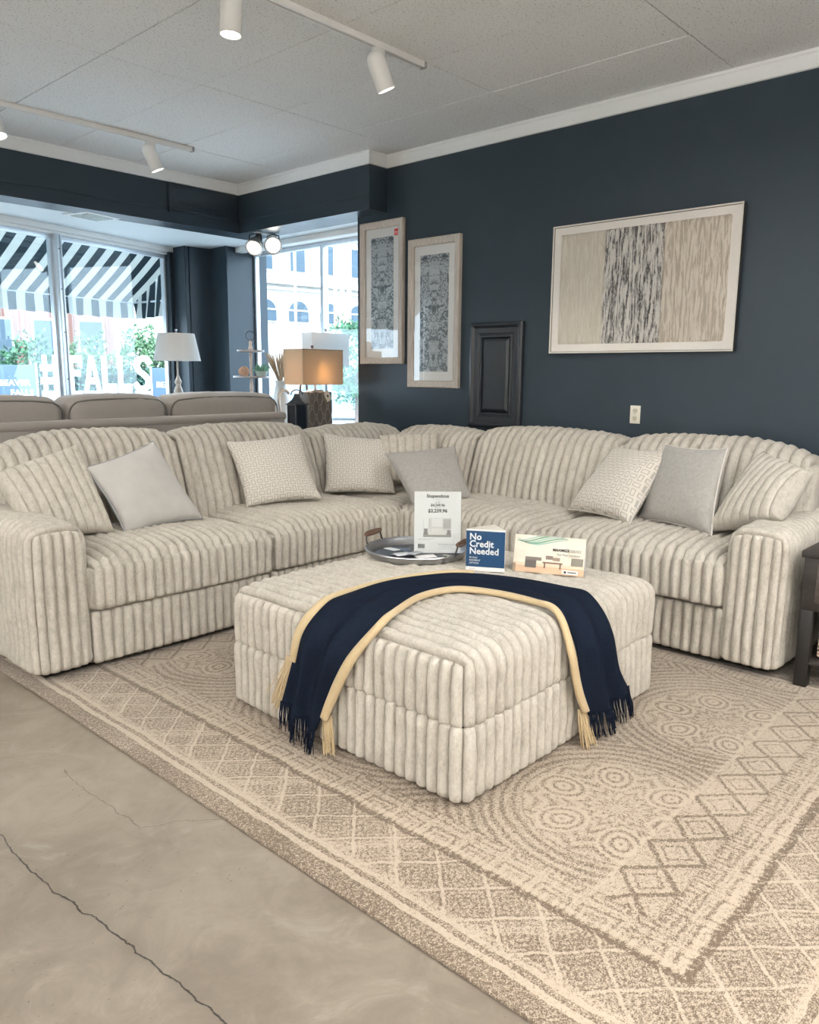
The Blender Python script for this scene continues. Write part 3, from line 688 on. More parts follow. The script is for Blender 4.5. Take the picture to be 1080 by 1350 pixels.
# ============================================================ THINGS ON THE OTTOMAN
ZT = .548
tr = thing('serving_tray', (2.70, 2.39, ZT), 'round hammered metal tray with wooden grips on the ottoman', 'tray')
TC = (2.65, 2.37, ZT)
B().lathe([(.0001, .0), (.20, .0), (.222, .012), (.232, .030), (.240, .032), (.240, .027), (.226, .004), (.202, -.006), (.0001, -.006)], TC, 56).build('dish', STEEL, tr)
B().lathe([(.0001, .0002), (.196, .0002), (.198, .0022), (.0001, .0022)], TC, 56).build('hammered_floor', STEELD, tr)
rim = [(TC[0] + .239 * math.cos(a), TC[1] + .239 * math.sin(a), TC[2] + .031) for a in np.linspace(0, 2 * PI, 56, endpoint=False)]
B().tube(rim, .005, 8, True).build('rim', STEEL, tr)
for sg in (1, -1):
    d = Vector((-.25, .97, 0)) * sg; p = Vector((.97, .25, 0)); c = Vector(TC) + d * .225
    h = B().tube([c + p * .07 + Vector((0, 0, .025)), c + p * .068 + d * .008 + Vector((0, 0, .055)), c + p * .062 + d * .012 + Vector((0, 0, .078)), c - p * .062 + d * .012 + Vector((0, 0, .078)), c - p * .068 + d * .008 + Vector((0, 0, .055)), c - p * .07 + Vector((0, 0, .025))], .004).build('handle', DARKMETAL, tr)
    B().tube([c + p * (.066 - .132 * q) + d * .012 + Vector((0, 0, .080)) for q in (0, .1, .3, .5, .7, .9, 1)], .0125, 12, rf=lambda q: .8 + .35 * math.sin(PI * q)).build('grip', WALNUT, h)
# swatch cards in the tray
SWB = simple('slate_swatch', (.10, .13, .18), .5); SWG = simple('grey_swatch', (.34, .36, .38), .5); SWL = simple('pale_swatch', (.62, .64, .66), .5); SWT = simple('charcoal_mat', (.07, .075, .08), .7)
for k, (x, y, a, mt, nm) in enumerate(((2.575, 2.42, .4, SWG, 'grey'), (2.60, 2.375, 1.0, SWB, 'dark blue'), (2.555, 2.375, -.3, SWL, 'pale grey'), (2.62, 2.43, 2.1, SWB, 'slate'), (2.59, 2.33, .1, SWG, 'mid grey'), (2.565, 2.45, 1.5, SWL, 'silvery'))):
    Tm = Matrix.Translation((x, y, ZT + .006 + .0035 * k)) @ Matrix.Rotation(a, 4, 'Z') @ Matrix.Rotation(.05 * (k % 3 - 1), 4, 'X')
    o = B(Tm).box(-.035, .035, -.022, .022, 0, .0025, .001).build('swatch_card', mt, base=(x, y, ZT + .006 + .0035 * k))
    tag(o, nm + ' sample card, ' + ('lowest', 'second', 'third', 'fourth', 'fifth', 'topmost')[k] + ' of the loose pile in the metal tray', 'card', 'sample cards in the metal tray')
o = B(Matrix.Translation((2.635, 2.245, ZT + .002)) @ Matrix.Rotation(.3, 4, 'Z')).box(-.05, .06, -.035, .04, 0, .003, .001).build('coaster_mat', SWT, base=(2.635, 2.245, ZT + .002)); tag(o, 'thin charcoal mat under the white business cards in the tray', 'mat')
o = B(Matrix.Translation((2.61, 2.28, ZT + .006)) @ Matrix.Rotation(-.5, 4, 'Z')).box(-.045, .045, -.025, .025, 0, .006, .001).build('business_card_stack', PAPER, base=(2.61, 2.28, ZT + .006)); tag(o, 'small stack of white business cards before the price sign', 'cards')

def face_frame(A, Bp, lean=0.0):
    A = Vector(A); x = Vector(Bp) - A; x.z = 0; L = x.length; x.normalize(); y = Vector((0, 0, 1)).cross(x)
    return frame3(A, x, None, Vector((0, 0, 1)) + y * lean), L
# photographs printed on the papers: flat colour shapes of the printed picture
def printed(T, parent, x0, z0, wd, ht, items, name='printed_picture', y=-.0016):
    for k, (col, a, b, c, d) in enumerate(items):
        nm = 'print_%03d_%03d_%03d' % tuple(int(q * 255) for q in col); m = bpy.data.materials.get(nm) or simple(nm, col, .5, var=.12, sc=160, bmp=.02)
        B(T).box(x0 + wd * a, x0 + wd * c, y - .0002 * k, y + .0006, z0 + ht * b, z0 + ht * d).build(name, m, parent, smooth=False)
# price sign in an acrylic holder
Tp, Lp = face_frame((2.635, 2.375, ZT + .004), (2.778, 2.215, ZT), .08)
ps = thing('price_sign', (2.70, 2.30, ZT), 'tall white price sheet in a clear stand, standing in the metal tray', 'sign')
B(Tp).box(0, .216, -.001, .001, .004, .290).build('sheet', PAPER, ps, smooth=False)
ACR = glass_mat('clear_acrylic', (.97, .98, .98))
B(Tp).box(-.003, .219, -.0045, -.003, 0, .294).box(-.003, .219, -.0045, .08, 0, .0018).build('acrylic_stand', ACR, ps, smooth=False)
def ctext(txt, size, cx, z, mat, b=0, T=Tp, par=ps, al='CENTER', sx=1.0): return lettering(txt, size, T @ Matrix.Translation((cx, -.0016, z)), mat, par, align=al, bold=b, sx=sx)
ctext('Stupendous', .022, .108, .262, INK, .0005); ctext('MSRP', .009, .108, .236, GREYINK)
ctext('$4,249.96', .0165, .108, .221, INK, .0004); ctext('$3,239.96', .0225, .108, .193, INK, .0006)
printed(Tp, ps, .042, .078, .130, .088, [((.72, .71, .69), 0, 0, 1, 1), ((.88, .88, .86), .02, .45, .20, 1), ((.45, .45, .44), .20, .5, .22, 1), ((.50, .49, .47), .72, .45, .98, .95), ((.84, .83, .81), .30, .55, .68, .98), ((.38, .36, .34), 0, 0, 1, .22), ((.78, .76, .73), .18, .12, .82, .40), ((.86, .84, .80), .3, .3, .7, .46), ((.25, .25, .24), .03, .15, .15, .45), ((.30, .29, .28), .85, .12, .97, .38)])
PALEINK = simple('faint_print', (.52, .50, .50), .6)
for (a_, c_, z_) in ((.094, .120, .2510), (.094, .122, .2135), (.018, .094, .0685), (.018, .072, .0630), (.110, .190, .0445), (.130, .178, .0320)): B(Tp).box(a_, c_, -.0019, -.0010, z_, z_ + .0016).build('print_line', PALEINK, ps, smooth=False)
b = B(Tp)
for k in range(16): b.box(.018 + k * .002, .018 + k * .002 + (.0008, .0014)[k % 3 == 0], -.0022, -.0012, .026, .045)
tag(b.build('barcode', INK, ps, smooth=False), kind='stuff')
b = B(Tp); b.tube([(.112 + .0055 * k, -.0016, .040 + .005 * math.sin(k * 1.9)) for k in range(16)], .0005, 4); b.box(.108, .205, -.002, -.0012, .0245, .0252)
b.build('signature_line', GREYINK, ps)
# blue three-sided card
A3, B3, C3 = Vector((2.572, 2.018, ZT)), Vector((2.650, 1.872, ZT)), Vector((2.725, 1.985, ZT))
bc = thing('tent_card', (2.64, 1.95, ZT), 'royal blue three-sided card reading No Credit Needed, on the ottoman', 'sign')
Tb, Lb = face_frame(A3, B3)
B(Tb).box(0, Lb, -.0008, .0008, .0, .182).build('white_panel', PAPER, bc, smooth=False)
T2, L2 = face_frame(B3, C3); B(T2).box(0, L2, -.0008, .0008, 0, .182).build('white_panel', PAPER, bc, smooth=False)
T4, L4 = face_frame(C3, A3); B(T4).box(0, L4, -.0008, .0008, 0, .182).build('white_panel', PAPER, bc, smooth=False)
B().prism([(A3.x, A3.y), (B3.x, B3.y), (C3.x, C3.y)], ZT + .180, ZT + .182).build('top_panel', simple('cream_card', (.80, .76, .68), .6, var=.03), bc, smooth=False)
B(Tb).box(.0, Lb, -.0014, -.0008, .018, .174).build('blue_print', BLUECARD, bc, smooth=False)
for k, t in enumerate(('No', 'Credit', 'Needed')): lettering(t, .040, Tb @ Matrix.Translation((.014, -.002, .136 - .031 * k)), WHITEINK, bc, bold=.0009, sx=.98)
for k, t in enumerate(('90 DAY', 'PAYMENT', 'OPTION')): lettering(t, .0115, Tb @ Matrix.Translation((.014, -.002, .054 - .012 * k)), WHITEINK, bc, sx=.95)
B(Tb).box(.014, .040, -.0012, -.0007, .0075, .0105).build('print_line', PALEINK, bc, smooth=False)
# folded brochure tent
mx = thing('tent_card', (2.77, 1.77, ZT), 'folded cream card with green swirl and a living room picture, on the ottoman', 'sign')
Tm_, Lm = face_frame((2.705, 1.868, ZT), (2.818, 1.590, ZT), .28)
CREAMP = simple('cream_print', (.80, .74, .62), .5, var=.04)
B(Tm_).box(0, Lm, -.0008, .0008, 0, .158).build('front_panel', CREAMP, mx, smooth=False)
nb = Tm_.to_3x3() @ Vector((0, 1, 0)); bb = Tm_ @ Vector((0, 0, .158)); zz = Vector((nb.x, nb.y, 0)).normalized()
Tk = frame3(bb, Tm_.to_3x3() @ Vector((1, 0, 0)), None, (bb + Vector((0, 0, -.150)) + zz * .045) - bb)
B(Tk).box(0, Lm, -.0008, .0008, 0, .152).build('back_panel', PAPER, mx, smooth=False)
printed(Tm_, mx, 0, 0, Lm, .158, [((.62, .42, .27), .02, .0, 1, .20), ((.72, .60, .45), .0, .18, 1, .26), ((.10, .085, .075), .17, .13, .33, .36), ((.16, .13, .11), .17, .33, .40, .42), ((.17, .08, .045), .42, .27, .70, .31), ((.12, .06, .035), .44, .14, .46, .30), ((.12, .06, .035), .66, .14, .68, .30), ((.20, .15, .12), .46, .38, .56, .48), ((.30, .22, .16), .56, .36, .66, .44), ((.22, .20, .16), .82, .26, .98, .46), ((.85, .80, .70), .62, .46, .76, .70), ((.85, .83, .78), .70, .03, .92, .13), ((.30, .22, .15), .0, .0, .04, .22), ((.78, .70, .58), .02, .34, .16, .60)])
SW1 = simple('sage_swirl', (.17, .34, .21), .5); SW2 = simple('teal_swirl', (.34, .50, .46), .5)
for k in range(5):
    b = B(Tm_); V = []; F = []
    n = 26
    for i in range(n):
        u = i / (n - 1); x = Lm * (.03 + .72 * u); z = .158 * (.93 - .16 * math.sin(u * 4.4 + k * .35) * (1 - .45 * u) - .10 * u + .019 * k); h = .0028 * math.sin(PI * u) + .0004
        V += [(x, -.0022, max(.06, min(.157, z - h))), (x, -.0022, max(.061, min(.1575, z + h))), (x, -.0010, max(.06, min(.157, z - h))), (x, -.0010, max(.061, min(.1575, z + h)))]
    for i in range(n - 1): F += [(i * 4, i * 4 + 4, i * 4 + 5, i * 4 + 1), (i * 4 + 1, i * 4 + 5, i * 4 + 7, i * 4 + 3), (i * 4, i * 4 + 2, i * 4 + 6, i * 4 + 4)]
    b.add(V, F).build('swirl', SW1 if k % 2 else SW2, mx)
lettering('MAXIMIZE', .0155, Tm_ @ Matrix.Translation((Lm * .55, -.0052, .158 * .62)), INK, mx, bold=.0005); lettering('SERVICE', .0155, Tm_ @ Matrix.Translation((Lm * .80, -.0052, .158 * .62)), GREYINK, mx, sx=.78)
lettering('For Your Furniture', .012, Tm_ @ Matrix.Translation((Lm * .62, -.0052, .158 * .51)), INK, mx)
b = B(Tm_).cyl((Lm * .745, -.0062, .158 * .08), (Lm * .745, -.0042, .158 * .08), .005, n=14); b.box(Lm * .78, Lm * .90, -.0062, -.0042, .011, .015); b.build('logo', INK, mx)

# ============================================================ END TABLE
et = thing('end_table', (3.90, .66, 0), 'dark wood end table with drawer and wicker basket shelf, right of the sofa arm', 'table')
EBONY = simple('ebony_paint', (.010, .009, .008), .5)
ex0, ex1, ey0, ey1 = 3.62, 4.20, .36, .965
B().box(ex0 - .012, ex1 + .012, ey0 - .012, ey1 + .012, .600, .632, .006).build('tabletop', DARKWOOD, et)
B().box(ex0, ex1, ey0, ey1, .365, .600, .003).build('drawer_case', DARKWOOD, et)
dr = B().box(ex0 - .004, ex0 + .02, ey0 + .06, ey1 - .055, .405, .578, .004).build('drawer', GREYWOOD, et)
B().cyl((ex0 - .004, .66, .49), (ex0 - .022, .66, .49), .006).ball((ex0 - .028, .66, .49), .014).build('knob', DARKMETAL, dr)
for x in (ex0, ex1 - .055):
    for y in (ey0, ey1 - .055): B().box(x, x + .055, y, y + .055, .0125 if x < 4 else 0, .366, .004).build('leg', EBONY, et)
B().box(ex0 + .01, ex1 - .01, ey0 + .01, ey1 - .01, .115, .140, .003).build('shelf', DARKWOOD, et)
WICK = wood('woven_rush', (.20, .13, .085), (.62, .52, .42), (1, 1, 1), .8)
bk = thing('wicker_basket', (3.90, .66, .14), 'woven rush basket on the lower shelf of the dark end table', 'basket')
b = B(); x0, x1, y0, y1 = 3.675, 4.13, .43, .885
for j in range(11):
    z = .155 + j * .0172; pts = []; n = 26
    for sd in range(4):
        for i in range(n):
            u = i / n
            px, py = [(x0 + (x1 - x0) * u, y0), (x1, y0 + (y1 - y0) * u), (x1 - (x1 - x0) * u, y1), (x0, y1 - (y1 - y0) * u)][sd]
            o_ = .006 * math.sin(i * PI / 1.5 + j * PI); nx, ny = [(0, -1), (1, 0), (0, 1), (-1, 0)][sd]; pts.append((px + nx * o_, py + ny * o_, z + random.uniform(-.002, .002)))
    b.tube(pts, .0085, 6, True)
tag(b.build('weave', WICK, bk), kind='stuff'); B().box(x0 + .01, x1 - .01, y0 + .01, y1 - .01, .1405, .150).build('basket_floor', WICK, bk)
B().tube([(x0, y0, .345), (x1, y0, .345), (x1, y1, .345), (x0, y1, .345)], .010, 8, True).build('basket_rim', WICK, bk)

# ============================================================ WALL PIECES
def mitred_frame(b, y0, y1, z0, z1, prof, xw):     # profile: (inset, depth) points from outer back to inner; wall plane x = xw, room at -x
    cs = [(y0, z0, 1, 1), (y1, z0, -1, 1), (y1, z1, -1, -1), (y0, z1, 1, -1)]; V = []; F = []; n = len(prof)
    for y, z, a, c in cs:
        for i, d in prof: V.append((xw - d, y + a * i, z + c * i))
    for q in range(4):
        for k in range(n - 1): F.append((q * n + k, q * n + k + 1, ((q + 1) % 4) * n + k + 1, ((q + 1) % 4) * n + k))
    return b.add(V, F)
def damask_mat():
    m = M('damask_print', (.5, .5, .5), .6); x, y, z = m.xyz()
    sx = (y * 1.0).abs(); v = m.vec(sx, z, 0.0); a = m.noise(24, 5, .62, v, dist=1.6); b_ = m.noise(9, 4, .6, v, dist=1.0); c = m.noise(70, 3, .6, v)
    t = ((a * 1.0 + c * .3 + b_ * .5 - .40)).step(.40, .56); t2 = m.noise(4, 3, .6, v)
    col = m.mix(t2, (.035, .05, .065), (.15, .18, .20)); m.color(m.mix(t, col, (.46, .50, .52))).bump(t, .2, .001); return m.m
DAMASK = damask_mat(); MAT_ = simple('cream_mount_board', (.78, .74, .69), .8, var=.03); MATW = simple('white_mount_board', (.80, .79, .76), .8, var=.03)
REDST = simple('red_sticker', (.62, .05, .05), .4)
def art_print(y0, y1, z0, z1, label, sticker):
    t = thing('framed_print', (WX, (y0 + y1) / 2, z0), label, 'picture', 'tall framed damask prints')
    mitred_frame(B(), y0, y1, z0, z1, [(0, 0), (0, .034), (.006, .040), (.040, .032), (.052, .026), (.056, .014), (.056, .006)], WX).build('frame', FRAMEWOOD, t, sharp=25)
    B().box(WX - .014, WX - .008, y0 + .054, y1 - .054, z0 + .054, z1 - .054).build('mount', MATW, t, smooth=False)
    B().box(WX - .016, WX - .013, y0 + .115, y1 - .115, z0 + .125, z1 - .125).build('artwork', DAMASK, t, smooth=False)
    B().box(WX - .020, WX - .018, y0 + .054, y1 - .054, z0 + .054, z1 - .054).build('glazing', PICGLASS, t, smooth=False)
    if sticker:
        s_ = B().box(WX - .0215, WX - .020, y0 + .062, y0 + .10, z1 - .125, z1 - .075, .001).build('price_sticker', REDST, t)
        B().box(WX - .0220, WX - .0214, y0 + .067, y0 + .095, z1 - .102, z1 - .098).box(WX - .0220, WX - .0214, y0 + .067, y0 + .085, z1 - .112, z1 - .109).build('sticker_print', WHITEINK, s_)
art_print(4.355, 4.835, 1.449, 2.573, 'tall wood-framed damask print with red sticker, nearer the window', True)
art_print(3.780, 4.295, 1.266, 2.392, 'tall wood-framed damask print, lower one beside the black panel', False)
# black raised door panel
pn = thing('wall_panel', (WX, 3.43, .99), 'black moulded raised panel hanging low between prints and painting', 'panel')
mitred_frame(B(), 3.205, 3.668, .990, 1.744, [(0, 0), (0, .030), (.008, .040), (.022, .044), (.034, .034), (.040, .026), (.075, .026), (.082, .018), (.088, .018), (.094, .026), (.104, .026), (.110, .012), (.118, .012)], WX).build('moulding', BLACKGLOSS, pn, sharp=25)
b = B(); mitred_frame(b, 3.318, 3.555, 1.103, 1.631, [(0, .010), (.004, .020), (.022, .030)], WX); b.box(WX - .0305, WX - .026, 3.340, 3.533, 1.125, 1.609); b.build('raised_field', BLACKGLOSS, pn, sharp=25)
B().box(WX - .012, WX - .001, 3.25, 3.62, 1.03, 1.70).build('backing', BLACKGLOSS, pn)
# large textured painting
def paint_mat():
    m = M('impasto_stripes', (.7, .65, .55), .8); x, y, z = m.xyz()    # object origin: middle of the bottom edge
    n1 = m.noise(70, 4, .65, sc=(1, 1, .10), dist=.5); n2 = m.noise(150, 3, .7, sc=(1, 1, .25), dist=.6); n3 = m.noise(26, 5, .7, sc=(1, 1, .25), dist=.3)
    wv = (m.noise(14, 3) - .5) * .02; u = y + wv
    core = u.step(-.20, -.185) * 0 + (1.0 - (u - .035).abs().step(.185, .21))
    dk = (n1 * .9 + n3 * .55 - .34).step(.29, .45); inner = m.mix(1.0 - dk, (.66, .63, .59), (.022, .022, .028))
    inner = m.mix((n2.step(.52, .62)) * .65, inner, (.74, .71, .66))
    left = m.mix(n1.step(.36, .66), (.60, .545, .455), (.70, .65, .565)); right = m.mix(n1.step(.42, .56), (.48, .41, .33), (.72, .645, .555))
    side = m.mix(u.gt(0.0), right, left)
    m.color(m.mix(core * (.50 + n3 * .9).clamp(), side, inner)).bump(n1 + n2 * .8, .9, .010); return m.m
PY0, PY1, PZ0, PZ1 = 1.732, 2.974, 1.517, 2.340
lp = thing('large_painting', (WX, (PY0 + PY1) / 2, PZ0), 'large landscape abstract painting with black and cream vertical impasto strokes', 'picture')
B().box(WX - .036, WX - .002, PY0 + .012, PY1 - .012, PZ0 + .012, PZ1 - .012).build('canvas', MAT_, lp, smooth=False)
CHAMP = simple('champagne_frame', (.70, .66, .60), .4, .2)
mitred_frame(B(), PY0, PY1, PZ0, PZ1, [(0, 0), (0, .044), (.006, .044), (.006, .034)], WX).build('frame', simple('black_frame_edge', (.02, .02, .02), .5), lp, sharp=25)
mitred_frame(B(), PY0, PY1, PZ0, PZ1, [(0, .0441), (.009, .0441), (.009, .036)], WX).build('frame_face', CHAMP, lp, sharp=25)
py0, py1, pz0, pz1 = PY0 + .062, PY1 - .062, PZ0 + .058, PZ1 - .058
ny_, nz_ = 260, 60; ys = np.linspace(py0, py1, ny_); zs = np.linspace(pz0, pz1, nz_); YY, ZZ = np.meshgrid(ys, zs, indexing='ij')
Pn = np.stack([np.zeros_like(YY), YY, ZZ * .12], -1); rel = .004 + .0035 * np.abs(np.sin(YY * 190 + 1.2 * wob(np.stack([YY * 0, YY * .3, ZZ], -1), 22, 5))) * (.6 + .4 * wob(Pn, 60, 2)); rel[0] = rel[-1] = 0; rel[:, 0] = rel[:, -1] = 0
Vp = np.stack([WX - .036 - rel, YY, ZZ], -1).reshape(-1, 3); idx = np.arange(ny_ * nz_).reshape(ny_, nz_)
Fp = np.stack([idx[:-1, :-1], idx[:-1, 1:], idx[1:, 1:], idx[1:, :-1]], -1).reshape(-1, 4)
PAINT = paint_mat(); mesh_np('impasto', Vp, Fp, PAINT, lp)
# outlet
ol = thing('wall_outlet', (WX, 2.334, 1.07), 'ivory double power outlet on the dark wall under the painting', 'outlet')
B().box(WX - .006, WX, 2.299, 2.369, 1.070, 1.184, .0025).build('plate', OUTLET, ol)
for z in (1.103, 1.151):
    so_ = B().lathe([(.0165, 0), (.0165, .0025), (.015, .0035)], (WX - .006, 2.334, z), 20, (-1, 0, 0)).build('socket', simple('ivory_socket', (.62, .57, .44), .4) if z < 1.12 else bpy.data.materials['ivory_socket'], ol)
    B().box(WX - .0102, WX - .0088, 2.326, 2.3285, z, z + .009).box(WX - .0102, WX - .0088, 2.3395, 2.342, z, z + .009).cyl((WX - .0088, 2.334, z - .007), (WX - .0102, 2.334, z - .007), .0025, n=8).build('slot', INK, so_)
B().cyl((WX - .006, 2.334, 1.127), (WX - .0075, 2.334, 1.127), .003, n=10).build('screw', STEEL, ol)

# ============================================================ TRACK LIGHTS
def track(name, x0, x1, y, label):
    t = thing(name, ((x0 + x1) / 2, y, HC), label, 'track', 'ceiling light tracks')
    B().box(x0, x1, y - .018, y - .007, HC - .032, HC, .002).box(x0, x1, y + .007, y + .018, HC - .032, HC, .002).box(x0, x1, y - .007, y + .007, HC - .012, HC).build('rail', FIXTURE, t)
    B().box(x0, x1, y - .0065, y + .0065, HC - .016, HC - .0125).build('contact_strip', DARKMETAL, t)
    B().box(x1, x1 + .02, y - .02, y + .02, HC - .034, HC, .003).build('end_cap', FIXGREY, t); return t
track('light_track', .6, 3.46, 3.09, 'white light track nearer the viewer, two heads in view')
track('light_track', .9, 3.54, 5.51, 'white light track near the window soffit')
def track_head(x, y, aim, label):
    z = HC - .032; t = thing('track_light', (x, y, z), label, 'spotlight', 'white track light heads'); a = Vector(aim).normalized()
    B().box(x - .035, x + .035, y - .016, y + .016, z - .03, z + .006, .004).cyl((x, y, z - .025), (x, y, z - .085), .008, n=12).build('stem', FIXTURE, t)
    p = Vector((x, y, z - .085)); c = p - a * .03
    q = B().lathe([(.0001, -.045), (.02, -.043), (.036, -.032), (.045, -.015), (.048, .005), (.048, .135), (.050, .140), (.050, .146), (.044, .146), (.042, .11), (.0001, .10)], c, 28, a); hd = q.build('head', FIXTURE, t)
    B().lathe([(.0001, .118), (.040, .116), (.041, .128), (.0001, .134)], c, 24, a).build('lens', LENS, hd)
    l = bpy.data.lights.new('spot_glow', 'SPOT'); l.energy = SPOT_W; l.spot_size = math.radians(75); l.spot_blend = .6; l.shadow_soft_size = .04; l.color = (1, .93, .82)
    lo = bpy.data.objects.new('spot_glow', l); C.objects.link(lo); lo.parent = t; lo.location = (c + a * .16) - t.location; lo.rotation_euler = a.to_track_quat('-Z', 'Y').to_euler()
track_head(2.215, 3.09, (-.06, .03, -1), 'white track light head pointing straight down, at the top of the picture')
track_head(3.12, 3.09, (.38, -.14, -.9), 'white track light head with bright lens at the end of the nearer track')
track_head(3.20, 5.51, (.35, -.12, -.9), 'white track light head on the far track by the dark soffit')
track_head(2.12, 5.51, (.10, -.30, -.95), 'white track light head cut off by the left edge of the picture')
# two-headed spot in the alcove
tw = thing('twin_spotlight', (4.72, 6.02, ZA), 'grey two-headed spotlight lit in the alcove ceiling above the corner pillar', 'spotlight')
B().box(4.55, 4.77, 6.06, 6.12, ZA - .02, ZA, .005).build('mount_plate', FIXGREY, tw)
for (cx, cy, a) in ((4.585, 6.135, (-.55, -.35, -.55)), (4.725, 6.05, (-.55, -.66, -.12))):
    a = Vector(a).normalized(); c = Vector((cx, cy, ZA - .115))
    yk = B().tube([(cx + .04, cy - .045, ZA - .1), (cx + .035, cy - .04, ZA - .03), (cx, cy, ZA - .018), (cx - .035, cy + .04, ZA - .03), (cx - .04, cy + .045, ZA - .1)], .006, 8).build('yoke', DARKMETAL, tw)
    hd = B().lathe([(.0001, -.12), (.036, -.12), (.044, -.07), (.068, -.02), (.078, .05), (.083, .055), (.078, .062), (.068, .056), (.0001, .02)], c, 28, a).build('head', FIXGREY, tw)
    B().lathe([(.0001, .056), (.067, .054), (.066, .048), (.0001, .03)], c, 26, a).build('lens', LENS, hd)

# ============================================================ BEHIND THE SECTIONAL
cs = thing('taupe_couch', (2.75, 5.4, 0), 'high-backed taupe linen couch with piped cushions, seen from behind the sectional', 'sofa')
B().box(1.35, 3.96, 5.02, 5.88, .10, .44, .03, 3).build('base', GREYSOFA, cs)
B().box(1.33, 3.985, 4.985, 5.22, .10, 1.060, .035, 4).build('back_frame', GREYSOFA, cs)
rl = B().box(1.32, 3.995, 4.975, 5.23, 1.0, 1.064, .03, 4).build('top_rail', GREYSOFA, cs)
for x in (1.20, 3.76): B().box(x, x + .22, 5.05, 5.92, .10, .64, .05, 4).build('arm', GREYSOFA, cs)
for x in (1.30, 3.84):
    for y in (5.06, 5.80): B().box(x, x + .06, y, y + .06, 0, .10, .004).build('leg', DARKWOOD, cs)
def soft_box(name, c, h, r, mat, parent, crown=.03, seed=0, puff=.02):
    P_ = ribbed(name, mat, parent, c, h, r, 0, 0, faces='+x -x +y -y +z', amp=0, wr=0, rough_amp=.0015, step=.025, seed=seed,
        deform=lambda Q, P, H: np.stack([Q[:, 0], Q[:, 1] + np.sign(P[:, 1]) * puff * (1 - (P[:, 0] / H[0]) ** 2) * (1 - (P[:, 2] / H[2]) ** 2), Q[:, 2] + crown * np.clip(P[:, 2] / H[2], 0, 1) * (1 - np.abs(P[:, 0] / H[0]) ** 3)], 1)); return P_
def pipe_loop(y, x0, x1, z0, z1, r, parent, crown):
    pts = []
    for cx, cz, a0 in ((x1 - r, z1 - r, 0), (x0 + r, z1 - r, 90)):
        for k in range(9):
            a = math.radians(a0 + k * 90 / 8); px = cx + r * math.cos(a); pz = cz + r * math.sin(a); pts.append((px, y, pz + crown * (1 - abs((px - (x0 + x1) / 2) / ((x1 - x0) / 2)) ** 3)))
        if a0 == 0:
            for k in range(1, 12):
                px = x1 - r - (x1 - x0 - 2 * r) * k / 12; pts.append((px, y, z1 + crown * (1 - abs((px - (x0 + x1) / 2) / ((x1 - x0) / 2)) ** 3)))
    pts = [(x1, y, z0)] + pts + [(x0, y, z0)]
    return B().tube(pts, .006, 6).build('piping', GREYPIPE, parent)
for k, (x0, x1) in enumerate(((1.42, 2.245), (2.255, 2.985), (2.995, 3.97))):
    cu_ = soft_box('back_cushion', ((x0 + x1) / 2, 5.21, 1.0), ((x1 - x0) / 2, .16, .195), .085, GREYSOFA, cs, .03, k)
    pipe_loop(5.066, x0 + .012, x1 - .012, 1.03, 1.163, .075, cu_, .028)
for k, (x0, x1) in enumerate(((1.44, 2.25), (2.26, 3.0), (3.01, 3.75))): soft_box('seat_cushion', ((x0 + x1) / 2, 5.58, .52), ((x1 - x0) / 2, .33, .09), .05, GREYSOFA, cs, .02, 9 + k)

def console(name, x0, x1, y0, y1, h, mat, label):
    t = thing(name, ((x0 + x1) / 2, (y0 + y1) / 2, 0), label, 'table')
    B().box(x0, x1, y0, y1, h - .035, h, .005).build('tabletop', mat, t); B().box(x0 + .03, x1 - .03, y0 + .03, y1 - .03, h - .12, h - .035, .003).build('apron', mat, t)
    for x in (x0 + .02, x1 - .07):
        for y in (y0 + .02, y1 - .07): B().box(x, x + .05, y, y + .05, 0, h - .035, .004).build('leg', mat, t)
    B().box(x0 + .03, x1 - .03, y0 + .03, y1 - .03, .16, .185, .003).build('shelf', mat, t); return t
console('console_table', 4.07, 4.66, 4.93, 5.50, .80, OLDWOOD, 'greywashed wooden table under the tan lamp behind the sofa corner')
console('side_table', 3.38, 3.92, 5.98, 6.26, .72, DARKWOOD, 'dark table under the white drum-shade lamp by the shop window')
console('display_table', 4.05, 4.64, 5.56, 6.0, .88, OLDWOOD, 'greywashed display table carrying the tiered tray in the window corner')
# tan lamp
def ring_shade(b, x0, x1, y0, y1, z0, z1, th=.004):
    for (a, c, d, e) in ((x0, x1, y0, y0 + th), (x0, x1, y1 - th, y1), (x0, x0 + th, y0 + th, y1 - th), (x1 - th, x1, y0 + th, y1 - th)): b.box(a, c, d, e, z0, z1)
    return b
LBASE = wood('carved_lamp_brown', (.085, .068, .055), (.15, .125, .105), (6, 6, 1))
LNET = simple('carved_lamp_relief', (.24, .21, .18), .6)
tl = thing('table_lamp', (4.40, 5.12, .80), 'lit table lamp with rectangular tan shade and carved brown base with paper tag', 'lamp')
shd = ring_shade(B(), 4.220, 4.668, 5.05, 5.30, 1.275, 1.566).build('lamp_shade', LINENSHADE, tl, smooth=False)
ring_shade(B(), 4.2185, 4.6695, 5.0485, 5.3015, 1.560, 1.568, .006).build('shade_trim', simple('tan_trim', (.35, .27, .19), .8), shd, smooth=False)
lx0, lx1, ly0, ly1 = 4.268, 4.532, 5.045, 5.175
B().box(lx0, lx1, ly0, ly1, .80, 1.215, .006).build('lamp_base', LBASE, tl)
b = B(); nx_, zz0, zz1 = 3, .815, 1.205
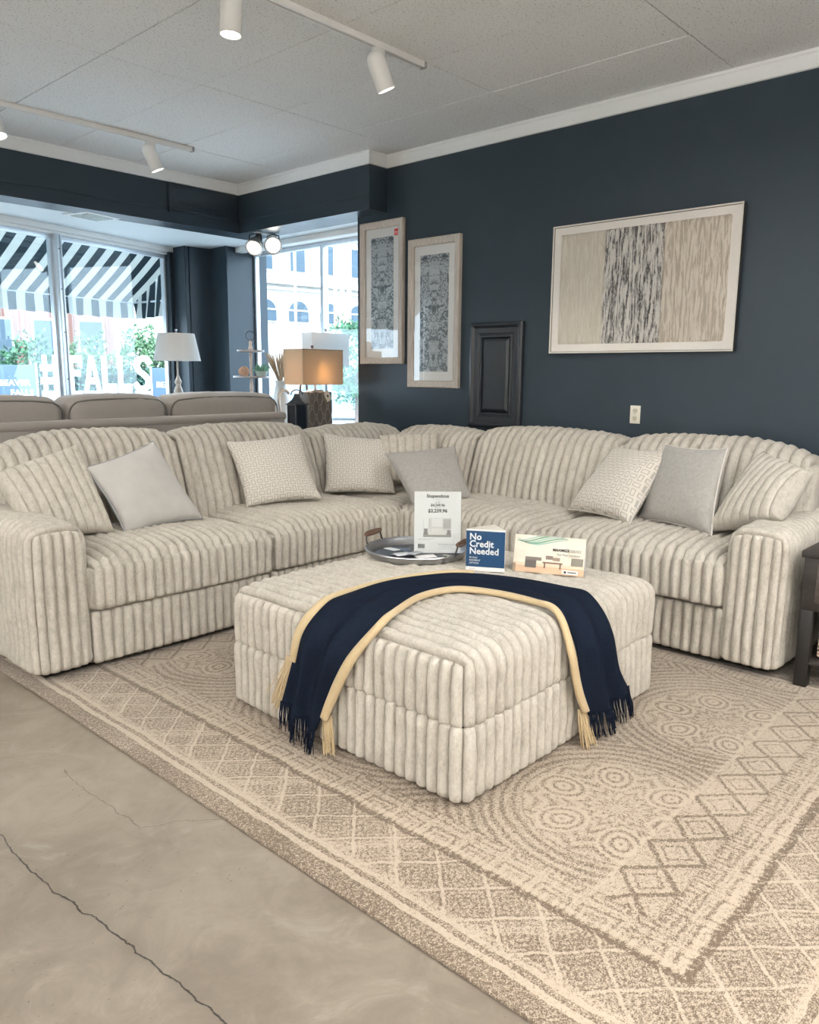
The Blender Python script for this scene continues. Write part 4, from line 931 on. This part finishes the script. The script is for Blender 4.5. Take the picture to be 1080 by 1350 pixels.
for kx in range(-1, 4):
    for kz in range(5):
        cx = lx0 + .02 + (lx1 - lx0 - .04) * (kx + .5 * (kz % 2)) / 2.6 + .02; cz = zz0 + (zz1 - zz0) * (kz + .5) / 5; pts = []
        for q in range(20):
            a = 2 * PI * q / 20; px = cx + .034 * math.cos(a) * (1 - .25 * abs(math.sin(a))); pz = cz + .062 * math.sin(a)
            pts.append((min(lx1 - .006, max(lx0 + .006, px)), ly0 - .001, min(zz1 + .004, max(zz0 - .004, pz))))
        if lx0 - .02 < cx < lx1 + .02: b.tube(pts, .0045, 6, True)
tag(b.build('lattice_relief', LNET, tl), kind='stuff')
B().box(4.34, 4.46, 5.07, 5.15, 1.215, 1.232, .004).cyl((4.40, 5.11, 1.23), (4.40, 5.11, 1.30), .012).cyl((4.40, 5.11, 1.30), (4.40, 5.11, 1.50), .005).build('neck', STEEL, tl)
B().cyl((4.40, 5.14, 1.50), (4.40, 5.14, 1.575), .004).ball((4.40, 5.14, 1.590), .013).build('finial', WALNUT, tl)
B().ball((4.44, 5.165, 1.43), .032, 14, sz=1.25).build('bulb', glow('lit_bulb', (1, .72, .42), 6), tl)
ll = bpy.data.lights.new('bulb_glow', 'POINT'); ll.energy = 5; ll.color = (1, .66, .36); ll.shadow_soft_size = .04; lo = bpy.data.objects.new('bulb_glow', ll); C.objects.link(lo); lo.parent = tl; lo.location = (.04, .045, .56)
tgm = Matrix.Translation((4.455, 5.036, 1.215)) @ Matrix.Rotation(-.5, 4, 'Y')
B(tgm).box(-.028, .03, -.001, .001, -.085, 0, .001).build('paper_tag', simple('kraft_tag', (.70, .60, .48), .8), tl); B(tgm).box(-.008, .008, -.002, -.001, -.05, -.03).build('tag_print', INK, tl)
# white rectangular lamp behind it
wl_ = thing('table_lamp', (4.80, 5.42, .60), 'unlit lamp with white rectangular shade behind the tan lamp, before the window', 'lamp')
ring_shade(B(), 4.59, 5.03, 5.36, 5.50, 1.44, 1.725).build('lamp_shade', WHITESHADE, wl_, smooth=False)
B().lathe([(.07, 0), (.075, .01), (.07, .02), (.02, .04), (.028, .12), (.05, .22), (.055, .36), (.04, .50), (.016, .58), (.012, .66), (.012, .85)], (4.81, 5.43, .60), 24).build('lamp_base', simple('pale_blue_glaze', (.30, .48, .60), .2), wl_)
B().cyl((4.81, 5.43, 1.45), (4.81, 5.43, 1.735), .004).ball((4.81, 5.43, 1.752), .016).build('finial', STEEL, wl_)
console('window_ledge_table', 4.68, 5.02, 4.92, 5.62, .60, OLDWOOD, 'low pale wooden table under the right window beside the wall end')
# drum-shade lamp
dl = thing('table_lamp', (3.645, 6.05, .72), 'lamp with white drum shade and turned pale wood base beside the dark pier', 'lamp')
LC = (3.635, 5.99, .72); 
B().lathe([(.150, 1.690 - .72), (.146, 1.690 - .72), (.190, 1.465 - .72), (.194, 1.465 - .72), (.150, 1.690 - .72)], LC, 40).build('lamp_shade', WHITESHADE, dl)
B().lathe([(.0001, 0), (.075, 0), (.078, .02), (.05, .035), (.03, .06), (.035, .09), (.052, .14), (.055, .22), (.045, .30), (.026, .36), (.038, .39), (.044, .44), (.036, .50), (.020, .54), (.030, .57), (.018, .60), (.008, .63), (.006, .97)], LC, 24).build('lamp_base', wood('whitewashed_turned_wood', (.42, .36, .30), (.72, .68, .62), (3, 3, 3)), dl)
B().cyl((LC[0], LC[1], 1.66), (LC[0], LC[1], 1.71), .005).ball((LC[0], LC[1], 1.718), .011).build('finial', STEEL, dl)
# lantern
la = thing('lantern', (4.045, 5.03, .80), 'black metal lantern with ring handle at the end of the taupe couch', 'lantern')
la.location = (4.13, 5.03, .80); q0 = (4.135, 5.03)
b = B().box(q0[0] - .062, q0[0] + .062, q0[1] - .062, q0[1] + .062, .80, .82, .003).box(q0[0] - .068, q0[0] + .068, q0[1] - .068, q0[1] + .068, 1.115, 1.125, .002)
for sx in (-1, 1):
    for sy in (-1, 1): b.box(q0[0] + sx * .052 - .006, q0[0] + sx * .052 + .006, q0[1] + sy * .052 - .006, q0[1] + sy * .052 + .006, .82, 1.115, .002)
b.build('cage', BLACKGLOSS, la)
B().lathe([(.100, 0), (.098, .006), (.060, .028), (.036, .055), (.030, .078), (.0001, .082)], (q0[0], q0[1], 1.125), 4).build('roof', BLACKGLOSS, la, smooth=False)
B().box(q0[0] - .050, q0[0] + .050, q0[1] - .050, q0[1] + .050, .822, 1.113).build('smoked_panes', simple('smoked_glass', (.015, .022, .032), .08), la, smooth=False)
B().tube([(q0[0] + .036 * math.cos(a), q0[1] - .03 * math.cos(a), 1.20 + .036 * math.sin(a)) for a in np.linspace(-.2, PI + .2, 16)], .005, 8).build('ring_handle', DARKMETAL, la)
hn = thing('arched_ornament', (4.30, 5.42, .80), 'grey arched handle ornament rising behind the black lantern', 'ornament')
B().tube([(4.28, 5.40, .82), (4.24, 5.40, 1.10)] + [(4.30 - .065 * math.cos(a), 5.40, 1.15 + .075 * math.sin(a)) for a in np.linspace(0, PI * .8, 12)], .014, 10).build('arch', FIXGREY, hn)
B().box(4.22, 4.36, 5.36, 5.44, .80, .825, .003).build('foot', FIXGREY, hn)
st = thing('stoneware_jar', (4.53, 5.40, .80), 'small grey jar with wooden easel handles behind the tan lamp', 'jar')
st.location = (4.50, 5.40, .80)
B().lathe([(.0001, 0), (.05, 0), (.062, .05), (.066, .16), (.055, .25), (.040, .29), (.044, .31), (.0001, .30)], (4.50, 5.40, .80), 24).build('body', simple('grey_stoneware', (.42, .42, .43), .6, var=.2), st)
for sg in (-1, 1): B().tube([(4.50 + sg * .055, 5.38, 1.05), (4.50 + sg * .045, 5.38, 1.20), (4.50 + sg * .03, 5.38, 1.275)], .009, 8).build('easel_handle', WALNUT, st)
# tiered tray with succulent, coral and greenery
TR = simple('tarnished_tray', (.45, .42, .42), .4, .6); PINKW = simple('pale_turned_post', (.62, .52, .46), .6)
tt = thing('tiered_tray', (4.15, 5.66, .88), 'three-tier round metal tray stand with ring top before the blue pillar', 'tray')
for z, r in ((.98, .17), (1.325, .155), (1.545, .115)):
    B().lathe([(.0001, 0), (r - .01, 0), (r, .004), (r + .002, .018), (r - .002, .018), (r - .006, .006), (.0001, .005)], (4.15, 5.66, z), 40).build('tier', TR, tt)
B().lathe([(.06, .88), (.055, .9), (.012, .92), (.012, 1.02), (.018, 1.08), (.011, 1.14), (.016, 1.24), (.010, 1.32), (.014, 1.36), (.010, 1.42), (.014, 1.50), (.010, 1.56), (.020, 1.575), (.012, 1.61), (.014, 1.63), (.0001, 1.65)], (4.15, 5.66, 0), 16).build('post', PINKW, tt)
B().tube([(4.15 + .03 * math.cos(a), 5.66 - .02 * math.cos(a), 1.685 + .036 * math.sin(a)) for a in np.linspace(0, 2 * PI, 24, endpoint=False)], .0035, 6, True).build('ring', DARKMETAL, tt)
def succulent(c, R_, n, label, pot_mat, seed):
    rr = random.Random(seed); t = thing('potted_succulent', c, label, 'plant'); G = bpy.data.materials.get('succulent_green') or simple('succulent_green', (.16, .36, .26), .5, var=.3, sc=20)
    B().lathe([(.0001, 0), (R_ * .6, 0), (R_ * .95, R_ * .5), (R_ * 1.05, R_ * 1.0), (R_ * .98, R_ * 1.0), (R_ * .85, R_ * .85), (.0001, R_ * .85)], c, 24).build('pot', pot_mat, t)
    for k in range(n):
        a = k * 2.4; e = .25 + .9 * (k / n); L = R_ * rr.uniform(1.1, 1.6); b0 = Vector(c) + Vector((math.cos(a) * R_ * .35 * (1 - k / n), math.sin(a) * R_ * .35 * (1 - k / n), R_ * .85)); d = Vector((math.cos(a) * math.cos(e), math.sin(a) * math.cos(e), math.sin(e)))
        B().tube([b0, b0 + d * L * .4, b0 + d * L * .75 + Vector((0, 0, .006)), b0 + d * L + Vector((0, 0, .016))], R_ * .16, 6, rf=lambda q: (1 - q) ** .6 * (.8 + q) + .05).build('leaf', G, t)
succulent((4.215, 5.60, 1.332), .052, 22, 'green spiky succulent in a mottled green bowl on the middle tray tier', simple('mottled_pot', (.40, .52, .50), .5, var=.3, sc=60), 1)
succulent((4.08, 5.60, .986), .050, 20, 'small green plant on the lowest tray tier above the taupe couch', simple('white_pot', (.7, .7, .68), .5), 2)
cr = thing('coral_ball', (4.09, 5.64, 1.332), 'pale orange spiky coral ball on the middle tray tier', 'ornament')
b = B().ball((4.07, 5.655, 1.380), .026, 8)
for k in range(70):
    z = 1 - 2 * (k + .5) / 70; a = k * 2.399963; d = Vector((math.sqrt(1 - z * z) * math.cos(a), math.sqrt(1 - z * z) * math.sin(a), z)); b.cyl(Vector((4.07, 5.655, 1.380)) + d * .02, Vector((4.07, 5.655, 1.380)) + d * .047, .005, .0035, 5)
tag(b.build('spines', simple('pale_coral', (.62, .42, .30), .8), cr), kind='stuff')
# dried grass in vase
dg = thing('dried_grass_vase', (4.50, 5.70, .88), 'white vase of dried beige grass left of the lamp shades', 'vase')
B().lathe([(.0001, 0), (.05, 0), (.075, .10), (.08, .22), (.055, .34), (.045, .40), (.052, .42), (.046, .42), (.038, .38), (.0001, .36)], (4.50, 5.70, .88), 24).build('vase', simple('chalk_white_vase', (.75, .76, .74), .7), dg)
b = B(); rr = random.Random(5)
for k in range(90):
    a = rr.uniform(0, 6.28); s_ = rr.uniform(.2, 1) * .12; L = rr.uniform(.22, .30); p0 = Vector((4.50, 5.70, 1.26)); p1 = p0 + Vector((math.cos(a) * s_ * .5 - .015, math.sin(a) * s_ * .5, L * .5)); p2 = p0 + Vector((math.cos(a) * s_ - .035, math.sin(a) * s_, L))
    b.tube([p0, p1, p1.lerp(p2, .5), p2], .003, 4, rf=lambda q: .5 + 1.2 * q * (1.1 - q) * 2)
tag(b.build('grass_stems', simple('dried_grass', (.48, .36, .25), .9), dg), kind='stuff')

# ============================================================ OUTSIDE
GZ = -.15
PAVE = simple('pale_pavement', (.30, .31, .32), .9, var=.1, sc=2); struct(B().box(-30, 70, 7.9, 60, GZ - .2, GZ).box(5.4, 70, -10, 7.9, GZ - .2, GZ), 'floor_street', PAVE)
# striped awning over the slanted window
def awn_mat():
    m = bpy.data.materials.new('awning_stripes'); m.use_nodes = True; nt = m.node_tree; b = nt.nodes['Principled BSDF']; b.inputs['Roughness'].default_value = .9
    tc = nt.nodes.new('ShaderNodeUVMap'); sp = nt.nodes.new('ShaderNodeSeparateXYZ'); nt.links.new(tc.outputs[0], sp.inputs[0])
    k = (X(nt, sp.outputs[0]) / .205).fract().gt(.5)
    mc = nt.nodes.new('ShaderNodeMix'); mc.data_type = 'RGBA'; mc.inputs[6].default_value = (.035, .06, .075, 1); mc.inputs[7].default_value = (.62, .64, .62, 1); nt.links.new(k.v, mc.inputs[0])
    nt.links.new(mc.outputs[2], b.inputs['Base Color']); t = nt.nodes.new('ShaderNodeBsdfTranslucent'); nt.links.new(mc.outputs[2], t.inputs[0])
    mx = nt.nodes.new('ShaderNodeMixShader'); mx.inputs[0].default_value = .35; nt.links.new(b.outputs[0], mx.inputs[1]); nt.links.new(t.outputs[0], mx.inputs[2]); nt.links.new(mx.outputs[0], nt.nodes['Material Output'].inputs[0]); return m
AWN = awn_mat()
aw = thing('striped_awning', tuple(FW @ Vector((.5, .2, 2.9))), 'black and white striped canvas awning outside the left shop windows', 'awning')
def cloth_grid(name, fn, nu, nv, uvf, parent):
    V = []; UV = []
    for i in range(nu):
        for j in range(nv): V.append(tuple(FW @ Vector(fn(i / (nu - 1), j / (nv - 1))))); UV.append(uvf(i / (nu - 1), j / (nv - 1)))
    V2 = [tuple(Vector(v) + Vector((0, 0, -.004)) + FW.to_3x3() @ Vector((0, -.003, 0))) for v in V]; n = len(V); idx = np.arange(n).reshape(nu, nv)
    q = np.stack([idx[:-1, :-1], idx[1:, :-1], idx[1:, 1:], idx[:-1, 1:]], -1).reshape(-1, 4)
    F = np.concatenate([q, (q + n)[:, ::-1]]); return mesh_np(name, V + V2, F, AWN, parent, uv=UV + UV)
AU0, AU1, AN, AZT, AZH, AZB = -1.8, 2.42, 1.12, 2.88, 2.17, 1.985
cloth_grid('slope', lambda u, v: (AU0 + (AU1 - AU0) * u, .16 + (AN - .16) * v, AZT + (AZH - AZT) * v - .03 * math.sin(PI * v)), 80, 10, lambda u, v: (AU0 + (AU1 - AU0) * u + .04, v), aw)
cloth_grid('valance', lambda u, v: (AU0 + (AU1 - AU0) * u, AN + .012 * math.sin(u * 70) * v, AZH + (AZB - AZH) * v - .006 * math.sin(u * 95) * v), 160, 5, lambda u, v: (AU0 + (AU1 - AU0) * u + .04, v), aw)
cloth_grid('side_panel', lambda u, v: (AU1 + .035 * math.sin(u * 38 + v * 2) * (.3 + .7 * v), AN - (AN - .16) * u, (AZH + (AZT - AZH) * u) * (1 - v) + (AZB + .05 * u) * v), 90, 12, lambda u, v: (u * 1.35 * (1 + .25 * v), v), aw)
B(FW).tube([(AU0, AN, AZH), (AU1, AN, AZH)], .012).tube([(AU1, AN, AZH), (AU1, .16, AZH + .02)], .012).build('frame_bar', ALU, aw)
# big white letters across the street
LET = simple('white_letter_paint', (.85, .87, .87), .5, var=.02)
LO = Vector((8.42, 20.33, 0)); LDX = Vector((10.86 - 8.42, 19.13 - 20.33, 0)).normalized(); LT = frame3((LO.x, LO.y, GZ), LDX)
def block(pieces, name, label, w_=.42, x0=0):
    t = thing(name, tuple(LT @ Vector((x0 + .2, 0, 0))), label, 'letter', 'giant white letters across the street')
    b = B(LT)
    for (poly) in pieces:
        n = len(poly); V = [(x0 + x * w_, -.12, z) for x, z in poly] + [(x0 + x * w_, .12, z) for x, z in poly]
        b.add(V, [tuple(range(n))[::-1], tuple(range(n, 2 * n))] + [(i, (i + 1) % n, n + (i + 1) % n, n + i) for i in range(n)])
    o = b.build('strokes', LET, t, smooth=False)
    B(LT).box(x0, x0 + w_, -.2, .2, 0, Z0).build('plinth', PAVE, t, smooth=False)
def R4(a, b, c, d): return [(a, b), (c, b), (c, d), (a, d)]
Z0, Z1 = 1.01, 1.90; Hh = Z1 - Z0
def zz_(f): return Z0 + Hh * f
block([R4(.12, zz_(0), .34, zz_(1)), R4(.66, zz_(0), .88, zz_(1)), R4(-.02, zz_(.56), 1.02, zz_(.74)), R4(-.02, zz_(.20), 1.02, zz_(.38))], 'giant_letter', 'giant white hash sign, first of the letters beyond the window', .44, .04)
block([R4(0, zz_(0), .34, zz_(1)), R4(.34, zz_(.80), 1, zz_(1)), R4(.34, zz_(.42), .85, zz_(.60))], 'giant_letter', 'giant white letter F next to the window mullion', .31, .70)
block([[(0, zz_(0)), (.26, zz_(0)), (.62, zz_(1)), (.36, zz_(1))], [(.74, zz_(0)), (1.0, zz_(0)), (.62, zz_(1)), (.40, zz_(1))], R4(.22, zz_(.20), .80, zz_(.38))], 'giant_letter', 'giant white letter A beyond the window', .41, 1.035)
block([R4(0, zz_(0), .36, zz_(1)), R4(.36, zz_(0), 1, zz_(.20))], 'giant_letter', 'giant white letter L, the one beside the A', .36, 1.47)
block([R4(0, zz_(0), .36, zz_(1)), R4(.36, zz_(0), 1, zz_(.20))], 'giant_letter', 'giant white letter L, the one beside the S', .33, 1.86)
sp = []
pts = [(.93, .80), (.80, .92), (.55, .95), (.25, .88), (.16, .72), (.30, .57), (.60, .46), (.84, .32), (.80, .14), (.52, .05), (.22, .08), (.06, .20)]
for (a, b_), (c, d) in zip(pts, pts[1:]):
    dx, dz = c - a, (d - b_) * Hh / .44; L = math.hypot(dx, dz); nx, nz = -dz / L * .17, dx / L * .17 * .44 / Hh; ex_, ez_ = dx / L * .06, dz / L * .06 * .44 / Hh
    sp.append([(a + nx - ex_, zz_(b_ + nz - ez_)), (a - nx - ex_, zz_(b_ - nz - ez_)), (c - nx + ex_, zz_(d - nz + ez_)), (c + nx + ex_, zz_(d + nz + ez_))])
block(sp, 'giant_letter', 'giant white letter S, last of the letters beyond the window', .42, 2.26)
def leaf_mat(name, a, b):
    m = M(name, a, .6); n = m.noise(3.5, 3); m.color(m.mix(n.step(.35, .65), a, b)); return m.m
# clipped hedge behind the letters
HG = thing('clipped_hedge', tuple(LT @ Vector((1.4, 1.6, 0))), 'low clipped green hedge directly behind the giant white letters', 'hedge')
_r = np.random.default_rng(77); n = 5200; loc = np.stack([_r.uniform(-.6, 3.6, n), _r.uniform(1.2, 2.0, n), _r.uniform(.02, 1.55, n) + .12 * np.sin(np.arange(n))], 1)
loc[: n * 2 // 3, 1] = 1.2 + _r.uniform(0, .08, n * 2 // 3); LM = np.array(LT); cc = loc @ LM[:3, :3].T + LM[:3, 3]
u = _r.normal(size=(n, 3)); u /= np.linalg.norm(u, axis=1)[:, None]; v = np.cross(u, _r.normal(size=(n, 3))); v /= np.linalg.norm(v, axis=1)[:, None]; i = np.arange(n)
tag(mesh_np('foliage', np.concatenate([cc - u * .075, cc + v * .04, cc + u * .075, cc - v * .04]), np.stack([i, i + n, i + 2 * n, i + 3 * n], 1), leaf_mat('hedge_leaf', (.015, .055, .045), (.05, .12, .09)), HG, smooth=False), kind='stuff')
B(LT).box(-.55, 3.55, 1.3, 1.95, 0, 1.45, .1).build('twig_core', leaf_mat('hedge_core', (.010, .035, .030), (.025, .06, .05)), HG)
# blue banners
BNB = simple('blue_banner', (.05, .09, .17), .6); 
def banner(p, d, w_, h, label):
    t = thing('street_banner', (p[0], p[1], GZ), label, 'banner'); T = frame3((p[0], p[1], GZ), d)
    B(T).box(0, w_, -.02, .02, h - 1.25, h, .01).build('cloth', BNB, t)
    for x in (-.04, w_): B(T).box(x, x + .04, -.03, .03, 0, h + .03).build('post', ALU, t)
    lettering('BEAVER', w_ * .22, T @ Matrix.Translation((w_ * .10, -.024, h - .46)), WHITEINK, t, ext=.002, bold=.004); lettering('FALLS', w_ * .22, T @ Matrix.Translation((w_ * .36, -.024, h - .68)), WHITEINK, t, ext=.002, bold=.004)
banner((6.80, 18.83, 0), (.9, -.36, 0), .85, 1.64, 'blue street banner with white lettering left of the giant letters')
banner((9.86, 17.40, 0), (.88, -.47, 0), .85, 1.60, 'blue street banner with white lettering right of the giant letters')
# hedge-like shrubs: trunk and leaf masses
LEAFA = leaf_mat('shrub_leaf_green', (.02, .085, .045), (.07, .19, .09)); LEAFB = leaf_mat('shrub_leaf_light', (.05, .13, .055), (.14, .24, .12)); BARK = simple('bark', (.12, .08, .06), .9)
def shrub(x, y, R_, H_, label, mat, seed, group='trees and shrubs across the street'):
    rr = np.random.default_rng(seed); t = thing('leafy_tree', (x, y, GZ), label, 'tree', group)
    B().cyl((x, y, GZ), (x, y, GZ + H_ * .6), .09, .05, 8).build('trunk', BARK, t)
    n = 2600; d = rr.normal(size=(n, 3)); d /= np.linalg.norm(d, axis=1)[:, None]; rad = rr.uniform(.55, 1.0, n) ** .5
    lob = 1 + .22 * np.sin(d @ np.array([5, 3, 2.]) + seed) + .15 * np.sin(d @ np.array([-4, 7, 5.]))
    c = np.array([x, y, GZ + H_ * (.5 if R_ > .8 else .62)]) + d * (rad * lob)[:, None] * np.array([R_, R_, H_ * (.47 if R_ > .8 else .36)])
    u = rr.normal(size=(n, 3)); u /= np.linalg.norm(u, axis=1)[:, None]; v = np.cross(u, rr.normal(size=(n, 3))); v /= np.linalg.norm(v, axis=1)[:, None]
    s_ = rr.uniform(.05, .10, n)[:, None] * (R_ ** .4); V = np.concatenate([c - u * s_, c + v * s_ * .5, c + u * s_, c - v * s_ * .5]); i = np.arange(n)
    tag(mesh_np('foliage', V, np.stack([i, i + n, i + 2 * n, i + 3 * n], 1), mat, t, smooth=False), kind='stuff')
for k, (x, y, R_, H_, l, m_) in enumerate(((8.0, 24.7, 1.05, 2.9, 'green bush at the left edge behind the blue banner', LEAFA), (9.75, 24.1, .85, 2.5, 'green bush left of the window mullion', LEAFA), (11.3, 23.6, .85, 2.5, 'pale green bush behind the giant letter A', LEAFB), (12.65, 22.8, .75, 2.8, 'light green bush behind the giant letters L', LEAFB), (13.95, 22.1, .75, 3.0, 'green bush by the right end of the giant letters', LEAFA), (14.05, 14.65, .7, 2.9, 'slim green street tree at the right end of the corner window', LEAFA))): shrub(x, y, R_, H_, l, m_, 10 + k)
# buildings
def brick_far():
    m = M('far_brick', (.5, .25, .2), .9); br = m.nt.nodes.new('ShaderNodeTexBrick'); m.nt.links.new(m.tc.outputs['Object'], br.inputs[0]); br.inputs['Scale'].default_value = 3.0
    br.inputs['Color1'].default_value = (.15, .07, .055, 1); br.inputs['Color2'].default_value = (.19, .09, .07, 1); br.inputs['Mortar'].default_value = (.22, .19, .175, 1); m.color(br.outputs[0]); return m.m
BRK = brick_far(); FGL = simple('far_window_glass', (.06, .09, .12), .4, spec=.2); CRM = simple('cream_stone', (.46, .435, .40), .8, var=.05, sc=1.0); TAN = simple('tan_pilaster_brick', (.62, .38, .24), .9)
bd = thing('brick_building', (16, 38, GZ), 'long red brick building with tall windows beyond the street bushes', 'building')
BT = frame3((9.5, 40.5, GZ), (.92, -.39, 0))
B(BT).box(0, 18, 0, 6, 0, 7.2).build('facade', BRK, bd, smooth=False); B(BT).box(-.2, 18.2, -.25, 6, 7.2, 7.7).build('cornice', CRM, bd, smooth=False)
for k in range(9):
    f = B(BT).box(.7 + 1.95 * k, 1.9 + 1.95 * k, -.08, .02, 1.1, 3.9).build('window', CRM, bd, smooth=False); B(BT).box(.8 + 1.95 * k, 1.8 + 1.95 * k, -.10, -.07, 1.2, 3.8).build('pane', FGL, f, smooth=False)
cbd = thing('cream_building', (20, 24, GZ), 'pale cream stone building with arched windows beyond the corner window', 'building')
CT_ = frame3((14.6, 24.6, GZ), (.96, -.12, 0))
B(CT_).box(0, 13, 0, 5, 0, 8.6).build('facade', CRM, cbd, smooth=False); B(CT_).box(-.1, 13.1, -.22, 0, 4.75, 4.95).box(-.1, 13.1, -.12, 0, 4.55, 4.65).box(-.1, 13.1, -.15, 0, 6.6, 6.8).build('string_course', CRM, cbd, smooth=False)
for k in range(8):
    u = .55 + 1.42 * k; w_ = .86
    if u > 12: break
    f = B(CT_); arc = [(u + w_ / 2 + (w_ / 2 + .1) * math.cos(a), 3.75 + (w_ / 2 + .1) * math.sin(a)) for a in np.linspace(0, PI, 14)]
    poly = [(u - .1, 3.35), (u + w_ + .1, 3.35)] + arc; n = len(poly); V = [(x, -.07, z) for x, z in poly] + [(x, 0.02, z) for x, z in poly]
    f.add(V, [tuple(range(n))[::-1], tuple(range(n, 2 * n))] + [(i, (i + 1) % n, n + (i + 1) % n, n + i) for i in range(n)]); fo = f.build('arched_window', CRM, cbd, smooth=False)
    arc = [(u + w_ / 2 + w_ / 2 * math.cos(a), 3.75 + w_ / 2 * math.sin(a)) for a in np.linspace(0, PI, 14)]; poly = [(u, 3.42), (u + w_, 3.42)] + arc; n = len(poly); V = [(x, -.10, z) for x, z in poly] + [(x, -.06, z) for x, z in poly]
    g = B(CT_).add(V, [tuple(range(n))[::-1], tuple(range(n, 2 * n))] + [(i, (i + 1) % n, n + (i + 1) % n, n + i) for i in range(n)]).build('pane', FGL, fo, smooth=False)
    B(CT_).box(u, u + w_, -.12, -.09, 3.80, 3.86).build('glazing_bar', CRM, fo, smooth=False)
    B(CT_).box(u + .05, u + w_ - .05, -.05, .02, .9, 3.0).build('lower_panel', CRM, cbd, smooth=False)
    f2 = B(CT_).box(u + .05, u + w_ - .05, -.06, .02, 5.2, 6.4).build('window', CRM, cbd, smooth=False); B(CT_).box(u + .12, u + w_ - .12, -.08, -.05, 5.27, 6.33).build('pane', FGL, f2, smooth=False)
pl_ = thing('corner_pilasters', (19.3, 20.9, GZ), 'tall tan brick pilaster strips standing by the cream building', 'pillar')
for k in range(3): B(frame3((19.05, 21.07, GZ), (.72, -.69, 0))).box(.0 + .24 * k, .13 + .24 * k, 0, .3, 0, 8).build('strip', TAN, pl_, smooth=False)
po = B().cyl((9.54, 11.6, GZ), (9.54, 11.6, 6.5), .025, n=10).build('street_pole', FIXGREY, base=(9.54, 11.6, GZ)); tag(po, 'thin grey street pole beyond the corner window', 'pole')
# parked car
CARM = simple('pale_blue_car_paint', (.25, .45, .62), .25, .3, var=.02); cr_ = thing('parked_car', (17.2, 18.2, GZ), 'pale blue parked car across the street seen behind the lamps', 'car')
KT = frame3((15.3, 20.2, GZ), (.70, -.71, 0)); b = B(KT)
prof = [(0, .35), (.05, .75), (.9, .88), (1.45, 1.42), (2.9, 1.45), (3.7, .95), (4.35, .85), (4.4, .35)]; V = []; n = len(prof)
V = [(x, 0, z) for x, z in prof] + [(x, 1.7, z) for x, z in prof]; b.add(V, [tuple(range(n))[::-1], tuple(range(n, 2 * n))] + [(i, (i + 1) % n, n + (i + 1) % n, n + i) for i in range(n)]); b.build('body', CARM, cr_, sharp=20)
for poly in ([(1.15, .95), (2.05, .95), (2.05, 1.36), (1.52, 1.36)], [(2.12, .95), (3.35, .95), (2.85, 1.36), (2.12, 1.36)]):
    n = 4; V = [(x, -.015, z) for x, z in poly] + [(x, .01, z) for x, z in poly]; B(KT).add(V, [tuple(range(n))[::-1], tuple(range(n, 2 * n))] + [(i, (i + 1) % n, n + (i + 1) % n, n + i) for i in range(n)]).build('side_window', FGL, cr_, smooth=False)
TYR = simple('tyre_rubber', (.02, .02, .02), .8)
for x in (.85, 3.55):
    for y in (-.02, 1.52): B(KT).cyl((x, y, .32), (x, y + .2, .32), .32, n=24).build('wheel', TYR, cr_)
